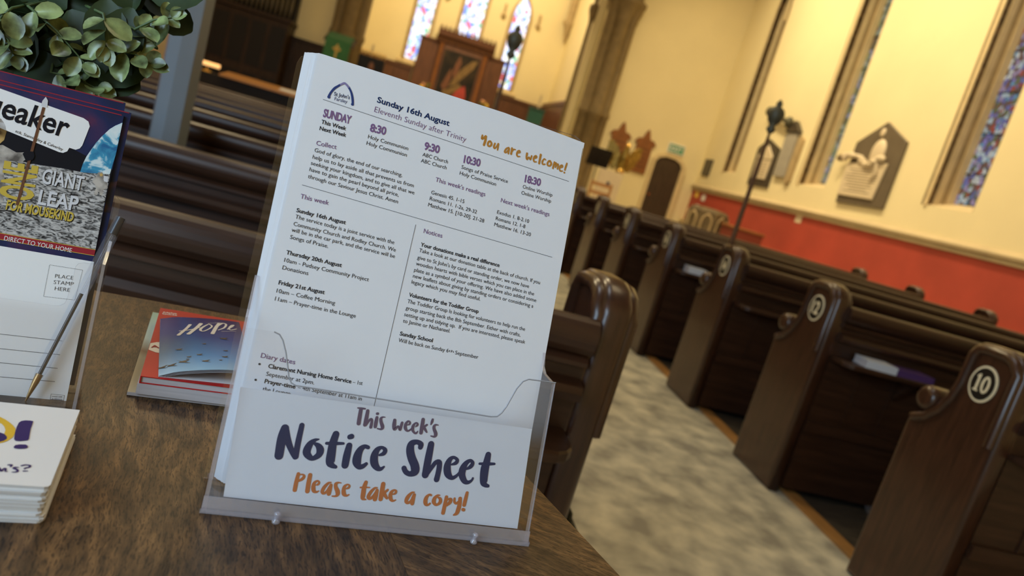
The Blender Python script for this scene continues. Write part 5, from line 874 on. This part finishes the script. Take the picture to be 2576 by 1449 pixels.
def magazine(y0, u1, top, t, label, printed):
    pl = plane2(y0); m = MB(); fn = lambda d: (lambda u, v: pl(u, v, d))
    u0 = u1 - 148; m.prism([(u0, top - 210), (u1, top - 210), (u1, top), (u0, top)], lambda u, v, d: pl(u, v, d), -t, 0.0, 'night_print', cap='space_print')
    m.add([fn(0.00012)(*p) for p in ((u0, top - 0.8), (u1 - 1.5, top - 0.8), (u1 - 1.5, top - 0.1), (u0, top - 0.1))], [(0, 1, 2, 3)], 'ink_red')
    if printed:
        S = lambda key: MG[key]
        m.poly([(u0, 150), (u1, 150), (u1, 176), (-40, 186), (u0, 192)], fn(0.0001), 'night_print')
        m.poly(S('earth'), fn(0.0002), 'earth_print'); m.poly([(u0, 166)] + S('moon')[1:5] + [(u1, 114), (u0, 114)], fn(0.00025), 'moon_print')
        m.poly([(u0, 195)] + [(u0, 222.0 if False else 214)] + S('logo')[1:-1] + [(u0, 186)], fn(0.0003), 'ink_white') if False else m.poly(S('logo'), fn(0.0003), 'ink_white')
        m.poly(S('suit'), fn(0.0003), 'suit_print'); m.poly(S('helmet'), fn(0.0003), 'gold_visor'); m.poly(S('astro'), fn(0.0003), 'suit_print'); m.poly(S('pack'), fn(0.00035), 'ink_silver')
        m.poly([(-16.6, 170.6), (-15.6, 171.6), (-14.4, 170.9), (-14.6, 169.2), (-16.2, 169.0)], fn(0.0004), 'gold_visor')
        m.poly([(u0, 113.8), (u1, 113.8), (u1, 109), (u0, 109)], fn(0.0003), 'ink_red')
        for v in (113.5, 109.0): m.poly([(u0, v), (u1, v), (u1, v + 0.4), (u0, v + 0.4)], fn(0.00035), 'ink_gold')
        m.poly([(u0, 100), (u1, 100), (u1, 108.9), (u0, 108.9)], fn(0.0002), 'space_print')
        TS = {'Q': (16.0, 'night_print', 0.018), 'c': (2.1, 'night_print', 0.0), 'G': (10.5, 'ink_silver', 0.022), 'K': (6.6, 'ink_gold', 0.03), 'O': (19.0, 'ink_gold', 0.03), 'D': (3.2, 'ink_white', 0.0)}
        for s, st, a, b, c, d in MT:
            cap, mt, bd = TS[st]
            if st in 'GK': put_text(m, s, (a + 0.5, b - 0.5), (c + 0.5, d - 0.5), cap, fn(0.00045), 'night_print', bd)
            put_text(m, s, (a, b), (c, d), cap, fn(0.0005), mt, bd)
        a, b = S('pole'); m.poly([(a[0] - 0.9, a[1]), (a[0] + 0.9, a[1]), (b[0] + 0.9, b[1]), (b[0] - 0.9, b[1])], fn(0.0006), 'pole_print'); m.poly(S('fin'), fn(0.0006), 'ink_silver'); m.poly(S('glove'), fn(0.0007), 'night_print')
    else:
        m.poly([(u1 - 14, top - 80), (u1, top - 80), (u1, top - 55), (u1 - 14, top - 60)], fn(0.0001), 'sunset_print')
    return tag(put(m, 'magazine', pl(u1 - 74, top - 200)), label, 'magazine', 'magazines in the small holder')
magazine(0.0160, -9.0, 219.6, 0.0018, 'magazine with moon landing cover and big black title, foremost in the small holder', True)
magazine(0.0185, -4.5, 222.5, 0.0018, 'dark blue magazine directly behind the moon cover one, its right edge sticking out', False)
magazine(0.0210, -9.8, 228.9, 0.0018, 'dark blue magazine standing tallest at the back of the small holder', False)
C2 = plane2(0.013); pc = MB().prism([(-156, 3.2), (-7.2, 3.2), (-8.2, 105.5), (-156, 105.5)], lambda u, v, d: C2(u, v, d), -0.0004, 0.0, 'card_stock'); ci = lambda u, v: C2(u, v, 0.0002)
sq = MG['stamp']
for i in range(4):
    a, b = Vector(sq[i]), Vector(sq[(i + 1) % 4]); n = int((b - a).length / 0.95); t = (b - a).normalized(); w = Vector((-t.y, t.x)) * 0.14
    for k in range(n): c = a + (b - a) * ((k + 0.5) / n); pc.add([ci(*p) for p in (c - t * 0.24 - w, c + t * 0.24 - w, c + t * 0.24 + w, c - t * 0.24 + w)], [(0, 1, 2, 3)], 'ink_black')
L = MG['lines']
for i in range(0, 8, 2): a, b = L[i], L[i + 1]; pc.add([ci(*p) for p in ((a[0], a[1] - 0.16), (b[0], b[1] - 0.16), (b[0], b[1] + 0.16), (a[0], a[1] + 0.16))], [(0, 1, 2, 3)], 'ink_black')
bx = MG['box']
for i in range(4): a, b = Vector(bx[i]), Vector(bx[(i + 1) % 4]); t = (b - a).normalized(); w = Vector((-t.y, t.x)) * 0.1; pc.add([ci(*p) for p in (a - w, b - w, b + w, a + w)], [(0, 1, 2, 3)], 'ink_grey')
for s, st, a, b, c, d in CT: put_text(pc, s, (a, b), (c, d), 2.7 if st == 'p' else 0.95, ci, 'ink_black' if st == 'p' else 'ink_grey', -0.012 if st == 'p' else 0.0)
tag(put(pc, 'postcard', C2(-80, 5)), 'white postcard with a dotted stamp box and ruled address lines in the small holder', 'postcard')
# pen
pa, pb = [Vector(plane2(0.0072)(*MG['pen'][i])) for i in (0, 4)]; pa = pa + Vector((0, 0, 0.0028)); ax = (pb - pa); Lp = ax.length; ax.normalize(); at = lambda t: pa + ax * t
pen = thing('ballpoint_pen', 'clear barrelled ballpoint pen with black ink leaning in the small holder', 'pen', pa)
put(MB().tube([at(0.018), at(0.022), at(0.03), at(Lp)], [0.0027, 0.0036, 0.0040, 0.0040], 'pen_clear', 6, False), 'barrel', pa, pen)
put(MB().tube([at(0.012), at(0.082)], 0.0014, 'pen_ink', 8), 'ink_tube', pa, pen); put(MB().tube([at(0.082), at(Lp - 0.012)], 0.0013, 'pen_clear', 8), 'empty_tube', pa, pen)
put(MB().tube([at(0.0), at(0.003), at(0.014), at(0.020)], [0.0004, 0.0009, 0.0022, 0.0024], 'pen_tip', 10), 'tip', pa, pen)
put(MB().tube([at(Lp - 0.014), at(Lp)], 0.0030, 'pen_ink', 8), 'end_plug', pa, pen)
# pile of cards
og = Vector((-0.1355, 0.3892, TZ)); yw = radians(14); xa = Vector((cos(yw), sin(yw), 0)); ya = Vector((-sin(yw), cos(yw), 0)); NCARD = 14; th = 0.022 / NCARD
for k in range(NCARD):
    top = k == NCARD - 1; du, dv = (0, 0) if top else (random.uniform(-1.8, 0.6), random.uniform(-1.6, 0.8)); z0 = k * th
    fnc = lambda u, v, d, du=du, dv=dv: tuple(og + xa * ((u + du) / 1000) + ya * ((v + dv) / 1000) + Vector((0, 0, d)))
    m = MB().prism([(-148, 0), (-2.5, 0), (-0.7, 0.7), (0, 2.5), (0, 98), (-148, 98)], fnc, z0 + 0.0001, z0 + th - 0.0001, 'card_edge' if k % 3 else 'card_stock', cap='card_stock')
    if top:
        ci2 = lambda u, v: fnc(u, v, 0.0221); ci3 = lambda u, v: fnc(u, v, 0.0222)
        m.poly(PG['ring'], ci2, 'ink_yellow'); m.poly(PG['blob'], ci3, 'ink_violet'); m.poly(PG['bang'], ci3, 'ink_violet'); m.poly(PG['bdot'], ci3, 'ink_violet'); brush(m, PG['nsq'], ci2, 'ink_violet', 2.0)
        lab = 'white card with a purple exclamation mark, topmost of the pile at bottom left'
    else: lab = 'plain edged white card lower in the pile at bottom left'
    tag(put(m, 'leaflet_card', og + Vector((0, 0, z0))), lab, 'card', 'cards piled at the bottom left')
# books and booklets beside the tall holder
def flat_frame(org, yaw): xa = Vector((cos(yaw), sin(yaw), 0)); ya = Vector((-sin(yaw), cos(yaw), 0)); o = Vector((org[0], org[1], TZ)); return lambda u, v, d=0.0: tuple(o + xa * (u / 1000) + ya * (v / 1000) + Vector((0, 0, d)))
f = flat_frame((-0.156, 0.568), radians(13)); m = MB(); m.prism([(0, 0), (128, 0), (128, 205), (0, 205)], f, 0.0004, 0.0032, 'book_pages', cap='pale_cover')
tag(put(m, 'booklet', f(64, 100)), 'pale green covered booklet lying at the bottom of the book pile', 'booklet')
f = flat_frame((-0.1499, 0.5673), radians(12)); m = MB(); m.prism([(0, 0), (122, 0), (122, 180), (0, 180)], f, 0.0034, 0.0120, 'book_pages')
tag(put(m, 'book', f(60, 90, 0.0034)), 'thick book under the red one, its white page block facing the table front', 'book')
f = flat_frame((-0.149, 0.568), radians(13)); rb = thing('book', 'red paperback with a white oval on its cover, under the blue booklet', 'book', f(60, 90, 0.0122))
ro = Vector(f(60, 90, 0.0122)); put(MB().prism([(1, 1), (118, 1), (118, 177), (1, 177)], f, 0.0128, 0.0176, 'book_pages'), 'page_block', ro, rb)
m = MB(); m.prism([(0, 0), (120, 0), (120, 178), (0, 178)], f, 0.0176, 0.0182, 'book_red'); m.prism([(0, 0), (120, 0), (120, 178), (0, 178)], f, 0.0122, 0.0128, 'book_red'); m.prism([(0, 0), (0.9, 0), (0.9, 178), (0, 178)], f, 0.0128, 0.0176, 'book_red')
r2 = lambda u, v: f(u, v, 0.0184)
m.poly([(0.3, 58), (0.3, 74), (5, 79), (14, 82), (24, 80), (30, 74), (31, 66), (26, 58), (16, 53), (6, 54)], r2, 'ink_white'); put_text(m, 'Alpha', (1.5, 63.5), (24, 67), 6.0, lambda u, v: f(u, v, 0.0186), 'ink_red', 0.03)
put_text(m, 'Alpha', (3, 163), (16, 166), 3.4, r2, 'ink_white', 0.02); put_text(m, 'Guide', (3.4, 158), (16.4, 161), 3.4, r2, 'ink_white', 0.02); put(m, 'cover', ro, rb)
f = flat_frame((-0.1374, 0.5729), radians(17)); ho = Vector(f(40, 60, 0.0186)); hb = thing('booklet', 'glossy blue booklet with white brush title and flying birds, topmost of the book pile', 'booklet', ho)
W_, H_ = 70.0, 140.0
def hz(u, v): t = u / W_; return 0.0190 + 0.0022 * min(1, t * 6) + 0.010 * sin(min(1.0, t) * pi * 0.55) * (1 - 0.45 * v / H_)
def sheetgrid(off, mat, nx=14, ny=8, v0=0.0): 
    m = MB(); vs = [f(W_ * i / nx, v0 + (H_ - v0) * j / ny, hz(W_ * i / nx, H_ * j / ny) * 1.0 + off) for j in range(ny + 1) for i in range(nx + 1)]
    m.add(vs, [(j * (nx + 1) + i, j * (nx + 1) + i + 1, (j + 1) * (nx + 1) + i + 1, (j + 1) * (nx + 1) + i) for j in range(ny) for i in range(nx)], mat, True); return m
m = sheetgrid(0.0, 'sky_cover'); hs = lambda u, v: f(u, v, hz(u, v) + 0.0003)
brush(m, PG['hope'], hs, 'ink_white'); a, b = PG['htxt']; put_text(m, 'EXPLORING', a, b, 1.3, hs, 'ink_white')
for i, (x, y) in enumerate(PG['birds']):
    s = (3.6, 2.4, 5.0, 2.6, 1.8, 3.4, 2.8, 3.6, 4.2, 4.6, 5.4, 4.2, 2.0)[i]
    m.poly([(x - s, y + s * 0.9), (x - s * 0.2, y + s * 0.25), (x + s * 0.9, y + s * 0.75), (x + s * 0.3, y - s * 0.1), (x + s, y - s * 0.7), (x - s * 0.1, y - s * 0.35), (x - s * 0.7, y - s * 0.2), (x - s * 0.35, y + s * 0.2)], hs, 'bird_print')
put(m, 'cover', ho, hb)
for k in range(3): put(sheetgrid(-0.0006 - 0.0010 * k, 'book_pages'), 'page', ho, hb)
m = MB(); m.prism([(0, 0), (W_, 0), (W_, H_), (0, H_)], f, 0.0184, 0.0187, 'paper'); put(m, 'back_cover', ho, hb)
# ---- artificial eucalyptus in a pot behind the magazines
po = Vector((-0.335, 0.70, TZ)); pl = thing('potted_plant', 'bushy artificial eucalyptus with pale green leaf tips behind the magazines', 'plant', po)
put(MB().lathe([(0.038, 0.0005), (0.046, 0.01), (0.055, 0.085), (0.058, 0.09), (0.058, 0.10), (0.050, 0.10), (0.048, 0.085)], 'pot_grey', tuple(po), 24), 'pot', po, pl)
rnd = random.Random(11)
def leaf(mb, p, dirv, nrm, L, W, mat, cup=0.25):
    d = Vector(dirv).normalized(); s = d.cross(Vector(nrm)).normalized(); n = s.cross(d).normalized(); rows = []
    prof = [(0.0, 0.10), (0.12, 0.50), (0.32, 0.88), (0.55, 1.0), (0.76, 0.86), (0.92, 0.50), (1.0, 0.08)]; vs = []
    for t, w in prof:
        for k in (-1, -0.5, 0, 0.5, 1): vs.append(tuple(Vector(p) + d * (t * L) + s * (k * w * W / 2) + n * (cup * W * (abs(k) ** 2 * w * 0.6 - 0.5 * t * t))))
    mb.add(vs, [(i * 5 + j, i * 5 + j + 1, i * 5 + j + 6, i * 5 + j + 5) for i in range(6) for j in range(4)], mat, True)
px3 = lambda x, y, Y=0.70: Vector(((-0.3603 + 0.000306 * x + 0.000048 * y) * Y / 0.72, Y, 1.04 + ((-0.0003) + 0.0000973 * x - 0.000328 * y) * Y / 0.72))
lp = MB(); ld = MB(); sg = MB()
sprigs = [((70, 15), (215, 160), 5, 0.69, 24), ((0, 80), (38, 140), 3, 0.68, 22), ((262, 35), (272, 120), 3, 0.69, 24), ((345, 75), (440, 45), 3, 0.70, 20), ((300, 130), (390, 165), 3, 0.70, 24), ((130, 185), (250, 228), 4, 0.70, 25), ((405, 125), (375, 85), 3, 0.71, 22), ((30, 20), (-20, 75), 3, 0.68, 23)]
core = Vector((-0.335, 0.72, 1.02))
for a, b, n, Y, sz in sprigs:
    a, b = px3(*a, Y), px3(*b, Y); sg.tube([core + Vector((0, 0.05, 0.03)), (core + a) / 2 + Vector((0, 0.03, 0.02)), a, (a + b) / 2 + Vector((0, 0, 0.003)), b], [0.0016, 0.0015, 0.0012, 0.001, 0.0006], 'stem_green', 6)
    t = (b - a).normalized()
    for k in range(n):
        p = a + (b - a) * ((k + 0.5) / n); side = t.cross(Vector((0, -1, 0.3))).normalized()
        if k % 2: side = (side * 0.5 + Vector((0, -0.8, 0.3))).normalized()
        for sgn in (-1, 1):
            L = sz * 0.00095 * rnd.uniform(0.75, 1.2) * (1 - 0.3 * k / n); dv = side * sgn + t * rnd.uniform(0.4, 0.9) + Vector((rnd.uniform(-.2, .2), rnd.uniform(-.4, .2), rnd.uniform(-.2, .2)))
            leaf(lp, p, dv, Vector((rnd.uniform(-.5, .5), -0.8, rnd.uniform(0.1, 1.2))), L, L * 0.72, 'leaf_pale', 0.3)
    leaf(lp, b, t + Vector((0.2, -0.3, 0)), (0, -1, 0.5), sz * 0.0007, sz * 0.0005, 'leaf_pale'); leaf(lp, b, t + Vector((-0.3, -0.3, 0.3)), (0.3, -1, 0.5), sz * 0.0006, sz * 0.00045, 'leaf_pale')
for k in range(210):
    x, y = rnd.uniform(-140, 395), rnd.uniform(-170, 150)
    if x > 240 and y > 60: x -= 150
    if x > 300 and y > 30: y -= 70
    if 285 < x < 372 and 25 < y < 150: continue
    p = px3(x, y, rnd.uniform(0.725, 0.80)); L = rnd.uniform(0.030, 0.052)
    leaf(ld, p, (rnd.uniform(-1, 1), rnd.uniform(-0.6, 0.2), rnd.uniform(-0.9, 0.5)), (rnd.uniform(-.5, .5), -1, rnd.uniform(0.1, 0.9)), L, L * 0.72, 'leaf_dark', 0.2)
for k in range(9):
    x, y = rnd.uniform(-140, 420), rnd.uniform(-190, -60)
    leaf(lp, px3(x, y, rnd.uniform(0.69, 0.72)), (rnd.uniform(-1, 1), -0.4, rnd.uniform(-1, 0.4)), (rnd.uniform(-.4, .4), -1, 0.5), 0.022, 0.016, 'leaf_pale')
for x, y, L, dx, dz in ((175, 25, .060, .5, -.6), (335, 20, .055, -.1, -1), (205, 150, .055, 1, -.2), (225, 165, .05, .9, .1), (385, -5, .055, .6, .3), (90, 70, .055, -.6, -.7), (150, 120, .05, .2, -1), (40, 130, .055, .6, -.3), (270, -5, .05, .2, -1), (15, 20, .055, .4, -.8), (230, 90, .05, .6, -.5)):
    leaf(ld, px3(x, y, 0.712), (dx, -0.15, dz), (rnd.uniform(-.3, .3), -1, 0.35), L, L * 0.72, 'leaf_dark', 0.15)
for k in range(14): a = rnd.uniform(0, 6.28); sg.tube([po + Vector((0.02 * cos(a), 0.03 + 0.012 * sin(a), 0.07)), po + Vector((0.05 * cos(a), 0.06 + 0.02 * sin(a), 0.18)), core + Vector((0.09 * cos(a), 0.06 + 0.02 * sin(a), 0.05))], [0.0015, 0.0012, 0.0008], 'stem_green', 6)
put(lp, 'pale_leaves', po, pl); put(ld, 'dark_leaves', po, pl); put(sg, 'stems', po, pl)
